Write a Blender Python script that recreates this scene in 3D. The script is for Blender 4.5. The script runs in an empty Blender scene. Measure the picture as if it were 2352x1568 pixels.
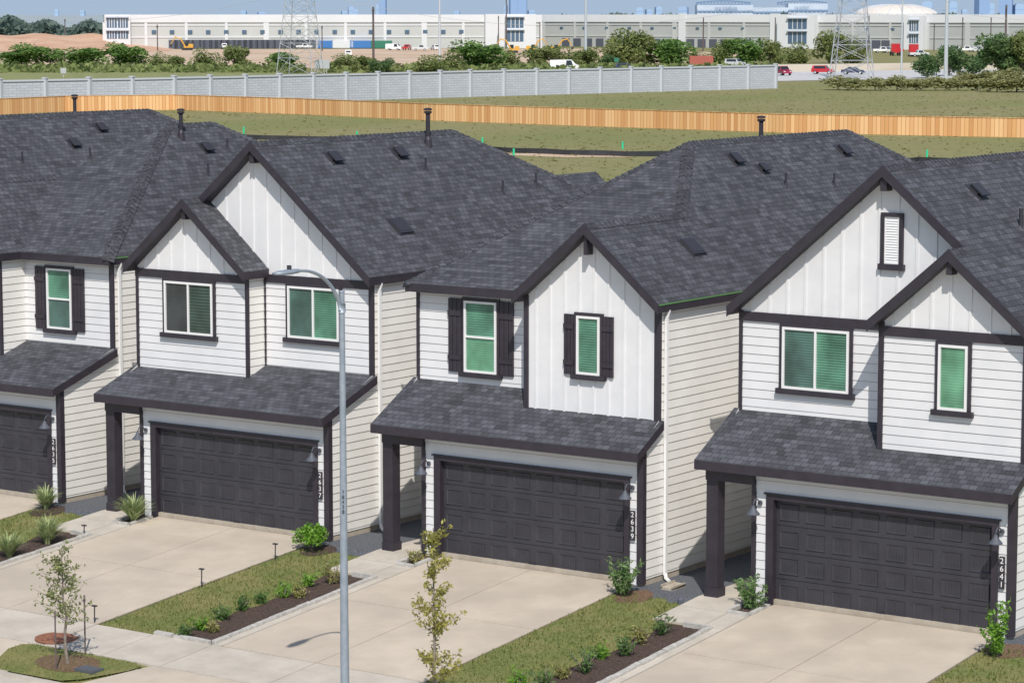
import bpy, math, random
from mathutils import Vector, Matrix
random.seed(7)
R=math.radians
sc=bpy.context.scene; COL=sc.collection
# ---------- camera model (used to survey the photograph onto real planes) ----------
f=6200.;pit=math.atan(754/f);sp,cp=math.sin(pit),math.cos(pit);cs,sn=math.cos(R(35)),math.sin(R(35))
H=11.75; V0=46.35
def ray(x,y):
    a=(x-1176)/f;b=(784-y)/f
    fw=cp+b*sp;r=a/fw;w=(b*cp-sp)/fw
    return (r*cs-sn, r*sn+cs, w)
def oz(x,y,z):
    d=ray(x,y);t=(z-H)/d[2];return Vector((t*d[0],t*d[1],z))
def ov(x,y,v):
    d=ray(x,y);t=(v+V0)/d[1];return Vector((t*d[0],v+V0,H+t*d[2]))
def ou(x,y,u):
    d=ray(x,y);t=u/d[0];return Vector((u,t*d[1],H+t*d[2]))
def gz(V):
    v=V-V0
    if v>=-.2: return 0.
    return .08*(max(v,-10.45)+.2)
def G(x,y):
    z=0
    for _ in range(8):
        q=oz(x,y,z); z=gz(q.y)
    q.z=z; return q
# ---------- mesh builder ----------
class MB:
    def __init__(s): s.v=[];s.f=[];s.m=[]
    def poly(s,pts,m=0):
        i=len(s.v); s.v+= [tuple(p) for p in pts]; s.f.append(tuple(range(i,i+len(pts)))); s.m.append(m)
    def box(s,a,b,m=0):
        x0,y0,z0=a;x1,y1,z1=b
        i=len(s.v)
        s.v+=[(x0,y0,z0),(x1,y0,z0),(x1,y1,z0),(x0,y1,z0),(x0,y0,z1),(x1,y0,z1),(x1,y1,z1),(x0,y1,z1)]
        for q in ((0,3,2,1),(4,5,6,7),(0,1,5,4),(1,2,6,5),(2,3,7,6),(3,0,4,7)):
            s.f.append(tuple(i+k for k in q)); s.m.append(m)
    def slab(s,pts,th,mt=0,ms=1):
        n=len(pts); P=[Vector(p) for p in pts]
        nn=Vector((0,0,0))
        for k in range(n): nn+=P[k].cross(P[(k+1)%n])
        if nn.z<0: P.reverse()
        i=len(s.v); s.v+=[tuple(p) for p in P]+[(p.x,p.y,p.z-th) for p in P]
        s.f.append(tuple(range(i,i+n)));s.m.append(mt)
        s.f.append(tuple(range(i+2*n-1,i+n-1,-1)));s.m.append(ms)
        for k in range(n):
            k2=(k+1)%n; s.f.append((i+k,i+n+k,i+n+k2,i+k2)); s.m.append(ms)
    def tube(s,pts,rs,n=8,m=0,cap=True):
        P=[Vector(p) for p in pts]
        if not isinstance(rs,(list,tuple)): rs=[rs]*len(P)
        i0=len(s.v)
        for k,p in enumerate(P):
            d=(P[min(k+1,len(P)-1)]-P[max(k-1,0)])
            if d.length<1e-9: d=Vector((0,0,1))
            d.normalize()
            a=d.cross(Vector((0,0,1)) if abs(d.z)<.9 else Vector((1,0,0))).normalized(); b=d.cross(a)
            for j in range(n):
                t=2*math.pi*j/n; q=p+a*(rs[k]*math.cos(t))+b*(rs[k]*math.sin(t)); s.v.append(tuple(q))
        for k in range(len(P)-1):
            for j in range(n):
                j2=(j+1)%n; s.f.append((i0+k*n+j,i0+k*n+j2,i0+(k+1)*n+j2,i0+(k+1)*n+j)); s.m.append(m)
        if cap:
            s.f.append(tuple(i0+j for j in range(n)));s.m.append(m)
            e=i0+(len(P)-1)*n; s.f.append(tuple(e+j for j in reversed(range(n))));s.m.append(m)
    def leaf(s,c,sz,m=0,el=1.6):
        a=Vector((random.gauss(0,1),random.gauss(0,1),random.gauss(0,.8)))
        a.normalize(); b=a.cross(Vector((random.gauss(0,1),random.gauss(0,1),random.gauss(0,1))))
        if b.length<1e-4: return
        b.normalize(); c=Vector(c); a=a*sz*el*.5; b=b*sz*.5
        s.poly((c-a,c+b*.9,c+a,c-b*.9),m)
    def build(s,name,mats,parent=None,loc=None,smooth=False,uv=True):
        me=bpy.data.meshes.new(name); me.from_pydata(s.v,[],s.f)
        if not isinstance(mats,(list,tuple)): mats=[mats]
        for mm in mats: me.materials.append(mm)
        if len(mats)>1: me.polygons.foreach_set('material_index',s.m)
        if smooth: me.polygons.foreach_set('use_smooth',[True]*len(me.polygons))
        me.update()
        if uv and len(s.f)<40000:
            l=me.uv_layers.new(name='UVMap'); 
            for p in me.polygons:
                n=p.normal
                t=Vector((-n.y,n.x,0))
                if t.length<.05: t=Vector((1,0,0))
                t.normalize(); b=n.cross(t)
                for li in p.loop_indices:
                    co=me.vertices[me.loops[li].vertex_index].co
                    l.data[li].uv=(co.dot(t),co.dot(b))
        o=bpy.data.objects.new(name,me); COL.objects.link(o)
        if parent is not None: o.parent=parent
        if loc is not None: o.location=loc
        return o
def tag(o,label=None,cat=None,group=None,kind=None):
    if label: o['label']=label
    if cat: o['category']=cat
    if group: o['group']=group
    if kind: o['kind']=kind
    return o
def empty(name,loc=(0,0,0),rz=0,label=None,cat=None,group=None,scale=None):
    o=bpy.data.objects.new(name,None); COL.objects.link(o); o.location=loc; o.rotation_euler=(0,0,rz)
    o.empty_display_size=.2
    if scale: o.scale=scale
    return tag(o,label,cat,group)
def copy_tree(o,parent=None):
    c=o.copy(); COL.objects.link(c); c.parent=parent
    for ch in list(o.children): copy_tree(ch,c)
    return c
ORD=['first','second','third','fourth','fifth','sixth','seventh','eighth','ninth','tenth','eleventh','twelfth','thirteenth','fourteenth','fifteenth','sixteenth','seventeenth','eighteenth','nineteenth','twentieth']
ORD+=['twenty-'+o for o in ORD[:9]]+['thirtieth']+['thirty-'+o for o in ORD[:9]]+['fortieth']+['forty-'+o for o in ORD[:9]]
# ---------- materials ----------
def nt(name):
    m=bpy.data.materials.new(name); m.use_nodes=True; t=m.node_tree; b=t.nodes['Principled BSDF']; return m,t,b
def N(t,ty,**kw):
    n=t.nodes.new(ty)
    for k,v in kw.items(): setattr(n,k,v)
    return n
def mat(name,c1,c2=None,scale=5.,rough=.7,detail=4,bump=0,bscale=None,metal=0,coat=0,spec=None,lo=.35,hi=.65,c3=None,scale2=None,stretch=None,bdist=.05,trans=0):
    m,t,b=nt(name); L=t.links
    b.inputs['Roughness'].default_value=rough; b.inputs['Metallic'].default_value=metal
    if coat: b.inputs['Coat Weight'].default_value=coat; b.inputs['Coat Roughness'].default_value=.05
    if spec is not None: b.inputs['Specular IOR Level'].default_value=spec
    tc=N(t,'ShaderNodeNewGeometry'); src=tc.outputs['Position']
    if stretch:
        mp=N(t,'ShaderNodeMapping'); mp.inputs['Scale'].default_value=stretch; L.new(src,mp.inputs[0]); src=mp.outputs[0]
    out=None
    if c2 is None: b.inputs['Base Color'].default_value=(*c1,1)
    else:
        n=N(t,'ShaderNodeTexNoise'); n.inputs['Scale'].default_value=scale; n.inputs['Detail'].default_value=detail; n.inputs['Roughness'].default_value=.65
        L.new(src,n.inputs['Vector'])
        cr=N(t,'ShaderNodeValToRGB'); e=cr.color_ramp.elements; e[0].position=lo;e[1].position=hi; e[0].color=(*c1,1);e[1].color=(*c2,1)
        L.new(n.outputs['Fac'],cr.inputs[0]); out=cr.outputs[0]
        if c3:
            n2=N(t,'ShaderNodeTexNoise'); n2.inputs['Scale'].default_value=scale2 or scale*.15; n2.inputs['Detail'].default_value=4
            L.new(src,n2.inputs['Vector'])
            r2=N(t,'ShaderNodeValToRGB'); r2.color_ramp.elements[0].position=.42; r2.color_ramp.elements[1].position=.64
            L.new(n2.outputs['Fac'],r2.inputs[0])
            fm_=N(t,'ShaderNodeMath',operation='MULTIPLY'); fm_.inputs[1].default_value=.7; L.new(r2.outputs[0],fm_.inputs[0])
            mx=N(t,'ShaderNodeMix',data_type='RGBA'); L.new(fm_.outputs[0],mx.inputs[0]); L.new(out,mx.inputs[6]); mx.inputs[7].default_value=(*c3,1); out=mx.outputs[2]
        L.new(out,b.inputs['Base Color'])
    if bump:
        n=N(t,'ShaderNodeTexNoise'); n.inputs['Scale'].default_value=bscale or scale*4; n.inputs['Detail'].default_value=5
        L.new(src,n.inputs['Vector'])
        bp=N(t,'ShaderNodeBump'); bp.inputs['Strength'].default_value=bump; bp.inputs['Distance'].default_value=bdist
        L.new(n.outputs['Fac'],bp.inputs['Height']); L.new(bp.outputs[0],b.inputs['Normal'])
    if trans:
        tr=N(t,'ShaderNodeBsdfTranslucent'); ms=N(t,'ShaderNodeMixShader'); ms.inputs[0].default_value=trans
        if out: L.new(out,tr.inputs[0])
        else: tr.inputs[0].default_value=(*c1,1)
        o_=t.nodes['Material Output']; L.new(b.outputs[0],ms.inputs[1]); L.new(tr.outputs[0],ms.inputs[2]); L.new(ms.outputs[0],o_.inputs[0])
    return m
def mat_shingle(name):
    m,t,b=nt(name); L=t.links; b.inputs['Roughness'].default_value=.85; b.inputs['Specular IOR Level'].default_value=.3
    tc=N(t,'ShaderNodeTexCoord')
    def brick(w,rh,off,c1,c2,mo,ms):
        br=N(t,'ShaderNodeTexBrick'); br.offset=off; br.offset_frequency=2; br.squash=1.; br.squash_frequency=2
        for k,v in (('Scale',1.),('Mortar Size',ms),('Mortar Smooth',.2),('Bias',0.),('Brick Width',w),('Row Height',rh)): br.inputs[k].default_value=v
        br.inputs['Color1'].default_value=(*c1,1); br.inputs['Color2'].default_value=(*c2,1); br.inputs['Mortar'].default_value=(*mo,1)
        L.new(tc.outputs['UV'],br.inputs['Vector']); return br
    b1=brick(.17,.135,.43,(.052,.054,.063),(.096,.100,.115),(.026,.027,.032),.007)
    b2=brick(.33,.135,.61,(.80,.80,.80),(1.18,1.18,1.2),(1,1,1),.0)
    mulv=N(t,'ShaderNodeVectorMath',operation='MULTIPLY'); L.new(b1.outputs['Color'],mulv.inputs[0]); L.new(b2.outputs['Color'],mulv.inputs[1])
    n=N(t,'ShaderNodeTexNoise'); n.inputs['Scale'].default_value=.5; n.inputs['Detail'].default_value=5
    L.new(tc.outputs['UV'],n.inputs['Vector'])
    mr=N(t,'ShaderNodeMapRange'); mr.inputs[1].default_value=.3; mr.inputs[2].default_value=.7; mr.inputs[3].default_value=.93; mr.inputs[4].default_value=1.08
    L.new(n.outputs['Fac'],mr.inputs[0])
    n3=N(t,'ShaderNodeTexNoise'); n3.inputs['Scale'].default_value=40; n3.inputs['Detail'].default_value=2
    L.new(tc.outputs['UV'],n3.inputs['Vector'])
    mr3=N(t,'ShaderNodeMapRange'); mr3.inputs[1].default_value=.3; mr3.inputs[2].default_value=.7; mr3.inputs[3].default_value=.82; mr3.inputs[4].default_value=1.18
    L.new(n3.outputs['Fac'],mr3.inputs[0])
    mu=N(t,'ShaderNodeMath',operation='MULTIPLY'); L.new(mr.outputs[0],mu.inputs[0]); L.new(mr3.outputs[0],mu.inputs[1])
    vm=N(t,'ShaderNodeVectorMath',operation='SCALE'); L.new(mulv.outputs[0],vm.inputs[0]); L.new(mu.outputs[0],vm.inputs['Scale'])
    L.new(vm.outputs[0],b.inputs['Base Color'])
    bp=N(t,'ShaderNodeBump'); bp.inputs['Strength'].default_value=.6; bp.inputs['Distance'].default_value=.01; bp.invert=True
    L.new(b1.outputs['Fac'],bp.inputs['Height']); L.new(bp.outputs[0],b.inputs['Normal'])
    return m
def mat_blind(name,c1,c2,freq=19.,duty=.3):
    m,t,b=nt(name); L=t.links; b.inputs['Roughness'].default_value=.35; b.inputs['Coat Weight'].default_value=.35; b.inputs['Coat Roughness'].default_value=.04
    tc=N(t,'ShaderNodeNewGeometry'); sx=N(t,'ShaderNodeSeparateXYZ'); L.new(tc.outputs['Position'],sx.inputs[0])
    a=N(t,'ShaderNodeMath',operation='MULTIPLY'); a.inputs[1].default_value=freq; L.new(sx.outputs['Z'],a.inputs[0])
    fr=N(t,'ShaderNodeMath',operation='FRACT'); L.new(a.outputs[0],fr.inputs[0])
    g=N(t,'ShaderNodeMapRange'); g.inputs[1].default_value=duty-.15;g.inputs[2].default_value=duty+.15; L.new(fr.outputs[0],g.inputs[0])
    mx=N(t,'ShaderNodeMix',data_type='RGBA'); L.new(g.outputs[0],mx.inputs[0]); mx.inputs[6].default_value=(*c2,1); mx.inputs[7].default_value=(*c1,1)
    n=N(t,'ShaderNodeTexNoise'); n.inputs['Scale'].default_value=1.6; L.new(tc.outputs['Position'],n.inputs['Vector'])
    mr=N(t,'ShaderNodeMapRange'); mr.inputs[1].default_value=.35; mr.inputs[2].default_value=.65; mr.inputs[3].default_value=.6; mr.inputs[4].default_value=1.25
    L.new(n.outputs['Fac'],mr.inputs[0])
    vm=N(t,'ShaderNodeVectorMath',operation='SCALE'); L.new(mx.outputs[2],vm.inputs[0]); L.new(mr.outputs[0],vm.inputs['Scale']); L.new(vm.outputs[0],b.inputs['Base Color'])
    return m
def mat_planks(name,cols,w,rough=.8):
    m,t,b=nt(name); L=t.links; b.inputs['Roughness'].default_value=rough
    tc=N(t,'ShaderNodeTexCoord'); sx=N(t,'ShaderNodeSeparateXYZ'); L.new(tc.outputs['UV'],sx.inputs[0])
    a=N(t,'ShaderNodeMath',operation='DIVIDE'); a.inputs[1].default_value=w; L.new(sx.outputs[0],a.inputs[0])
    fl=N(t,'ShaderNodeMath',operation='FLOOR'); L.new(a.outputs[0],fl.inputs[0])
    wn=N(t,'ShaderNodeTexWhiteNoise',noise_dimensions='1D'); L.new(fl.outputs[0],wn.inputs['W'])
    cr=N(t,'ShaderNodeValToRGB'); e=cr.color_ramp.elements
    e[0].color=(*cols[0],1); e[1].color=(*cols[-1],1)
    for k in range(1,len(cols)-1):
        q=e.new(k/(len(cols)-1)); q.color=(*cols[k],1)
    L.new(wn.outputs['Value'],cr.inputs[0])
    fr=N(t,'ShaderNodeMath',operation='FRACT'); L.new(a.outputs[0],fr.inputs[0])
    g=N(t,'ShaderNodeMath',operation='GREATER_THAN'); g.inputs[1].default_value=.1; L.new(fr.outputs[0],g.inputs[0])
    mx=N(t,'ShaderNodeMix',data_type='RGBA'); L.new(g.outputs[0],mx.inputs[0]); mx.inputs[6].default_value=(cols[0][0]*.55,cols[0][1]*.55,cols[0][2]*.55,1); L.new(cr.outputs[0],mx.inputs[7])
    L.new(mx.outputs[2],b.inputs['Base Color']); return m
def mat_block(name,c1,c2,mo,bw,rh):
    m,t,b=nt(name); L=t.links; b.inputs['Roughness'].default_value=.9
    tc=N(t,'ShaderNodeTexCoord'); br=N(t,'ShaderNodeTexBrick')
    for k,v in (('Scale',1.),('Mortar Size',.03),('Brick Width',bw),('Row Height',rh)): br.inputs[k].default_value=v
    br.inputs['Color1'].default_value=(*c1,1);br.inputs['Color2'].default_value=(*c2,1);br.inputs['Mortar'].default_value=(*mo,1)
    L.new(tc.outputs['UV'],br.inputs['Vector']); L.new(br.outputs['Color'],b.inputs['Base Color'])
    return m
M={}
M['siding']=mat('white_siding_paint',(.69,.695,.71),(.75,.75,.76),scale=1.2,rough=.6)
M['side']=mat('white_siding_warm_light_tint',(.76,.745,.705),(.82,.805,.77),scale=1.2,rough=.6)  # same white siding; warm light on the side walls is painted into this tone
M['board']=mat('white_board_paint',(.71,.715,.73),(.77,.77,.78),scale=1.5,rough=.6)
M['lapline']=mat('painted_lap_shadow',(.38,.31,.29),rough=.9)  # brown strip paints the shadow line under each lap
M['trim']=mat('black_trim_paint',(.028,.023,.032),(.040,.033,.045),scale=3,rough=.5)
M['shingle']=mat_shingle('asphalt_shingle')
M['door']=mat('charcoal_door_paint',(.036,.035,.043),(.048,.047,.057),scale=2,rough=.42)
M['vinyl']=mat('white_vinyl',(.8,.8,.8),rough=.4)
M['blind_g']=mat_blind('green_blind_glass',(.11,.28,.19),(.025,.09,.06))
M['blind_gl']=mat_blind('light_green_blind_glass',(.15,.36,.22),(.09,.26,.155))
M['blind_d']=mat_blind('dark_blind_glass',(.05,.058,.06),(.018,.022,.024))
M['blind_dg']=mat_blind('dark_green_blind_glass',(.05,.085,.07),(.008,.02,.016),freq=14)
M['blind_t']=mat_blind('teal_blind_glass',(.08,.16,.135),(.03,.07,.06))
M['metal_d']=mat('dark_metal',(.045,.045,.055),rough=.5,metal=.2)
M['lampmetal']=mat('grey_lamp_metal',(.085,.095,.12),rough=.6)
M['galv']=mat('galvanised_steel',(.27,.32,.37),(.34,.39,.45),scale=6,rough=.5,metal=.3)
M['digit']=mat('white_digit',(.85,.85,.85),rough=.5)
M['conc']=mat('driveway_concrete',(.47,.405,.325),(.58,.505,.41),scale=1.1,rough=.9,detail=9,bump=.15,bscale=60,c3=(.42,.365,.30),scale2=.6,lo=.3,hi=.7)
M['conc2']=mat('sidewalk_concrete',(.44,.40,.34),(.55,.50,.43),scale=1.4,rough=.9,detail=9,bump=.15,bscale=60)
M['joint']=mat('joint_sealant',(.20,.17,.14),rough=1)  # dark joint sealant seen between the driveway slabs
M['foundation']=mat('foundation_concrete',(.36,.31,.25),(.45,.4,.33),scale=4,rough=.9)
M['lawn']=mat('lawn_turf',(.10,.135,.03),(.21,.22,.07),scale=11,rough=1,detail=9,bump=.6,bscale=40,c3=(.26,.225,.09),scale2=1.1)
M['field']=mat('field_grass',(.175,.165,.06),(.28,.25,.11),scale=.9,rough=1,detail=11,bump=.35,bscale=2.5,c3=(.17,.19,.05),scale2=.045,lo=.25,hi=.75,stretch=(1,.45,1))
M['mulch']=mat('dark_mulch',(.035,.025,.02),(.14,.09,.07),scale=22,rough=1,detail=6,bump=1,bscale=45)
M['soil']=mat('brown_mulch',(.12,.07,.04),(.27,.17,.11),scale=20,rough=1,detail=6,bump=1,bscale=40)
M['gravel']=mat('grey_gravel',(.05,.055,.065),(.22,.24,.27),scale=38,rough=.95,detail=3,bump=1,bscale=50,lo=.4,hi=.6)
M['stone']=mat('edging_stone',(.38,.37,.34),(.54,.52,.49),scale=10,rough=.9,bump=.4)
M['blade']=mat('grass_blade',(.10,.15,.03),(.24,.25,.08),scale=5,rough=.9,trans=.3)
def leafm(n,a,b,s=2.): return mat(n,a,b,scale=s,rough=.55,trans=.35)
M['yucca']=leafm('yucca_leaf',(.24,.34,.11),(.54,.58,.33),14)
M['bush']=leafm('bright_bush_leaf',(.11,.27,.02),(.25,.46,.06),9)
M['spik']=leafm('spiky_leaf',(.09,.19,.05),(.24,.36,.14),9)
M['dkl']=leafm('dark_clump_leaf',(.06,.14,.03),(.15,.26,.07),9)
M['yel']=leafm('yellow_leaf',(.22,.24,.06),(.42,.38,.14),9)
M['tl1']=leafm('young_tree_leaf',(.15,.19,.06),(.30,.33,.13),4)
M['tl2']=leafm('yellow_tree_leaf',(.24,.24,.05),(.46,.42,.12),4)
M['bark']=mat('bark',(.16,.13,.11),(.28,.24,.2),scale=12,rough=.9)
def farm(n,a,b,s): return mat(n,a,b,scale=s,rough=.85,trans=.4,spec=.1)
M['far1']=farm('far_leaf_green',(.11,.22,.055),(.23,.36,.11),.35)
M['far2']=farm('far_leaf_olive',(.17,.23,.08),(.31,.35,.14),.4)
M['far3']=farm('far_leaf_dark',(.09,.175,.07),(.19,.28,.12),.3)
M['wood2']=farm('hazy_wood_leaf',(.14,.20,.17),(.22,.28,.23),.1)  # leaf colour greyed and blued, distance haze painted in
M['far4']=farm('far_scrub_pale',(.26,.28,.12),(.42,.41,.20),.4)
M['wood']=mat_planks('cedar_pickets',[(.62,.31,.12),(.74,.42,.19),(.85,.54,.27),(.70,.38,.15)],.42)
M['blockwall']=mat_block('grey_block_wall',(.46,.49,.54),(.53,.56,.61),(.33,.36,.41),1.1,.33)
M['post']=mat('grey_wall_post',(.52,.55,.60),rough=.8)
M['silt']=mat('black_silt_fabric',(.02,.022,.028),(.05,.05,.055),scale=.5,rough=.7)
M['green']=mat('green_plastic',(.04,.6,.3),rough=.5)
M['white']=mat('white_panel',(.66,.68,.71),(.71,.72,.74),scale=.05,rough=.85)
M['wgrey']=mat('grey_tilt_panel',(.40,.42,.42),(.45,.47,.46),scale=.05,rough=.85)
M['wgrey2']=mat('pale_grey_tilt_panel',(.49,.505,.50),(.54,.55,.54),scale=.05,rough=.85)
M['wglass']=mat('blue_office_glass',(.08,.14,.22),rough=.2,spec=.8)
M['dark']=mat('dark_opening',(.09,.10,.13),rough=.6)
M['dirt']=mat('orange_dirt',(.47,.27,.17),(.62,.42,.29),scale=.08,rough=1,detail=8)
M['sand']=mat('sandy_dirt',(.48,.34,.23),(.62,.48,.36),scale=.04,rough=1,detail=8)
M['road']=mat('highway_concrete',(.48,.48,.48),(.56,.56,.56),scale=.1,rough=.9)
M['barrier']=mat('beige_barrier',(.58,.51,.42),rough=.9)
M['pole_d']=mat('dark_timber_pole',(.13,.10,.10),rough=.9)
M['pole_l']=mat('pale_steel_pole',(.5,.54,.58),rough=.6)
M['lattice']=mat('lattice_steel',(.48,.50,.53),rough=.5,metal=.2)
M['haze']=mat('hazy_tower_glass',(.27,.38,.56),rough=1,spec=0)  # blue tower tones have the aerial haze painted into the base colour
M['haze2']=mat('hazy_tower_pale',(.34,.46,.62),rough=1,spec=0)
M['plain']=mat('hazy_distant_plain',(.28,.35,.38),(.38,.43,.45),scale=.004,rough=1,spec=0)  # bluish grey paints distance haze onto the far ground
M['stad']=mat('hazy_stadium_wall',(.46,.52,.60),(.54,.60,.67),scale=.02,rough=.9)  # stadium tones are tinted pale blue, haze painted in
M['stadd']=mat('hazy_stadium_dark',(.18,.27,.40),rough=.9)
M['dome']=mat('dome_roof',(.66,.60,.54),(.72,.66,.6),scale=.05,rough=.8)
M['yellow']=mat('yellow_machine',(.65,.36,.05),rough=.5)
M['rubber']=mat('black_rubber',(.03,.03,.032),rough=.8)
M['carglass']=mat('car_glass',(.02,.03,.04),rough=.1)
M['ironlid']=mat('rusty_lid',(.22,.085,.05),(.30,.13,.075),scale=12,rough=.8)
M['greylid']=mat('slate_grey_lid',(.09,.10,.12),rough=.8)
M['drip']=mat('green_drip_edge',(.12,.27,.10),rough=.6)
def paint(n,c): return mat(n,c,rough=.25,coat=.5)
M['red']=paint('red_car_paint',(.50,.03,.04)); M['maroon']=paint('maroon_car_paint',(.30,.02,.06)); M['navy']=paint('dark_blue_car_paint',(.04,.05,.10)); M['silver']=paint('silver_car_paint',(.6,.62,.64)); M['wcar']=paint('white_car_paint',(.8,.8,.8))
M['blue']=mat('blue_container',(.06,.20,.50),rough=.5); M['greenc']=mat('green_container',(.04,.20,.14),rough=.5); M['redc']=mat('rust_red_container',(.42,.12,.09),rough=.7)
# ---------- text ----------
def text_mesh(name,txt,size,mat_,parent,loc,rot,label=None,ext=.002):
    cu=bpy.data.curves.new(name,'FONT'); cu.body=txt; cu.size=size; cu.align_x='CENTER'; cu.align_y='CENTER'; cu.extrude=ext
    t=bpy.data.objects.new(name+'_tmp',cu); COL.objects.link(t)
    dg=bpy.context.evaluated_depsgraph_get(); me=bpy.data.meshes.new_from_object(t.evaluated_get(dg)); bpy.data.objects.remove(t)
    me.materials.clear(); me.materials.append(mat_)
    o=bpy.data.objects.new(name,me); COL.objects.link(o); o.parent=parent; o.location=loc; o.rotation_euler=rot
    if label:o['label']=label
    return o
# ---------- ground ----------
def sheet(name,poly,off,m,kind='structure'):
    import bmesh
    bm=bmesh.new(); vs=[bm.verts.new((p[0],p[1],0)) for p in poly]; bm.faces.new(vs)
    for br in (V0-.2,V0-10.45):
        bmesh.ops.bisect_plane(bm,geom=bm.verts[:]+bm.edges[:]+bm.faces[:],plane_co=(0,br,0),plane_no=(0,1,0))
    for v in bm.verts: v.co.z=gz(v.co.y)+off
    bm.normal_update()
    for fc in bm.faces:
        if fc.normal.z<0: fc.normal_flip()
    me=bpy.data.meshes.new(name); bm.to_mesh(me); bm.free(); me.materials.append(m)
    o=bpy.data.objects.new(name,me); COL.objects.link(o)
    if kind: o['kind']=kind
    return o
g=MB()
vv=[-400,V0-60,V0-10.45,V0-.2,V0+60,600,9000]
for a,b in zip(vv,vv[1:]):
    g.poly([(-9000,a,gz(a)-.012),(3000,a,gz(a)-.012),(3000,b,gz(b)-.012),(-9000,b,gz(b)-.012)])
tag(g.build('ground',M['field'],uv=False),kind='structure')
def rp(px,D): d=ray(px,60); return (d[0]*D,d[1]*D)
sheet('distant_plain',[rp(-900,1080),rp(3300,1080),rp(3300,14000),rp(-900,14000)],.3,M['plain'])  # added sheet over the far ground, carries the painted haze
HU={0:-59.1,1:-50.85,2:-42.60,3:-34.33,4:-26.08,5:-17.8}
NUM={0:'2633',1:'2635',2:'2637',3:'2639',4:'2641'}
lawn_polys=[]
def wob(a,b,n,amp):
    out=[]
    for i in range(n):
        t=i/n; out.append((a[0]+(b[0]-a[0])*t+random.uniform(-amp,amp)*(i>0),a[1]+(b[1]-a[1])*t+random.uniform(-amp,amp)*(i>0)))
    return out
for k in range(0,6):
    U=HU[k]
    def P(u,v): return (U+u,V0+v)
    mb=MB()
    def panel(u0,u1,v0,v1,mi=0):
        cuts=[v0]+[c for c in (-10.45,-.2) if v0<c<v1]+[v1]
        for a,b in zip(cuts,cuts[1:]):
            mb.slab([(U+u0,V0+a,gz(V0+a)+.03),(U+u1,V0+a,gz(V0+a)+.03),(U+u1,V0+b,gz(V0+b)+.03),(U+u0,V0+b,gz(V0+b)+.03)],.05,mi,mi)
    gp=.009
    if k<5:
        for (u0,u1) in ((.02,2.4),(2.4,4.95)):
            for (a,b) in ((-3.6,-.02),(-7.25,-3.6)):
                panel(u0+gp,u1-gp,a+gp,b-gp*(b<-.1))
        o=mb.build('driveway',M['conc']); tag(o,kind='structure')
        sheet('driveway_joint',[P(.02,-7.25),P(4.95,-7.25),P(4.95,.1),P(.02,.1)],.012,M['joint'])
    mb=MB()
    panel(-1.62,-.5,-1.95,-.95); panel(-1.62,-.5,-.93,0.02); panel(-.48,0.0,-1.95,-.95)
    panel(-1.62,-.45,.04,3.1)
    panel(-.2,0.0,-7.25,-1.97)
    tag(mb.build('path',M['conc2']),kind='structure')
    mb=MB()
    for (a,b) in ((-3.3,-1.75),(-1.75,-.2),(-.2,2.4),(2.4,4.95)):
        panel(a+gp,b-gp,-8.8,-7.27)
    tag(mb.build('sidewalk',M['conc2']),kind='structure')
    mb=MB()
    mb2=[(-.35,-8.82),(5.1,-8.82),(5.6,-10.4),(-.9,-10.4)]
    mb.slab([(U+a,V0+b,gz(V0+b)+.03) for a,b in mb2],.05,0,0)
    tag(mb.build('driveway_apron',M['conc']),kind='structure')
    lp=[P(-3.3,-7.25),P(-1.3,-7.25)]+wob(P(-1.25,-7.2),P(-1.3,-2.3),13,.13)+[P(-1.45,-2.0),P(-1.64,-1.9),P(-1.64,-.75)]+wob(P(-1.7,-.7),P(-3.25,-.7),8,.12)+[P(-3.3,-.75)]
    sheet('lawn',lp,.006,M['lawn']); lawn_polys.append(lp)
    sheet('mulch_bed',[P(-1.7,-7.2),P(-.24,-7.2),P(-.24,-2.0),P(-1.62,-2.0)],.001,M['mulch'])
    sheet('gravel_strip',[P(-3.3,-.85),P(-1.6,-.85),P(-1.4,0),P(-1.4,21),P(-3.3,21)],.002,M['gravel'])
    vp=[P(-3.5,-8.86),P(-.75,-8.86),P(-.5,-8.98),P(-.55,-9.3),P(-1.0,-10.1),P(-1.3,-10.35),P(-2.5,-10.38),P(-3.0,-10.35),P(-3.4,-10.0),P(-3.75,-9.3),P(-3.72,-8.98)]
    sheet('lawn',vp,.035,M['lawn']); lawn_polys.append(vp)
    if k in (1,2,3,4):
        mb=MB()
        def blocks(a,b):
            a=Vector(a);b=Vector(b);L_=(b-a).length;n=max(1,int(L_/.42));d=(b-a)/n; w=Vector((-d.y,d.x)).normalized()*.055
            for i in range(n):
                j=random.uniform(-.012,.012)
                p0=a+d*(i+.02);p1=a+d*(i+.97); pts=[p0+w,p1+w,p1-w,p0-w]
                mb.slab([(U+q.x+j,V0+q.y,gz(V0+q.y)+.085+random.uniform(-.01,.01)) for q in pts],.12,0,0)
        blocks((-.24,-7.2),(-.24,-2.0)); blocks((-1.75,-7.22),(-.3,-7.22)); blocks((-.85,-2.02),(-.3,-2.02))
        tag(mb.build('stone_edging',M['stone']),'grey stone edging of the long mulch bed left of driveway '+NUM[k],'edging','stone bed edgings')
        if k>1:
            mb=MB(); blocks((-.48,-.98),(-.02,-.98)); blocks((-.5,-.9),(-.5,-.12)); blocks((0.0,-.9),(0.0,-.2))
            tag(mb.build('stone_edging',M['stone']),'short stone edging of the little planter beside garage door '+NUM[k],'edging','little planter edgings')
        sheet('mulch_bed',[P(-.46,-.94),P(-.03,-.94),P(-.03,0),P(-.46,0)],.008,M['mulch'])
    cc=[P(5.42+.42*math.cos(t*math.pi/6)*random.uniform(.85,1.1),-.75+.5*math.sin(t*math.pi/6)*random.uniform(.85,1.1)) for t in range(12)]
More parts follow.
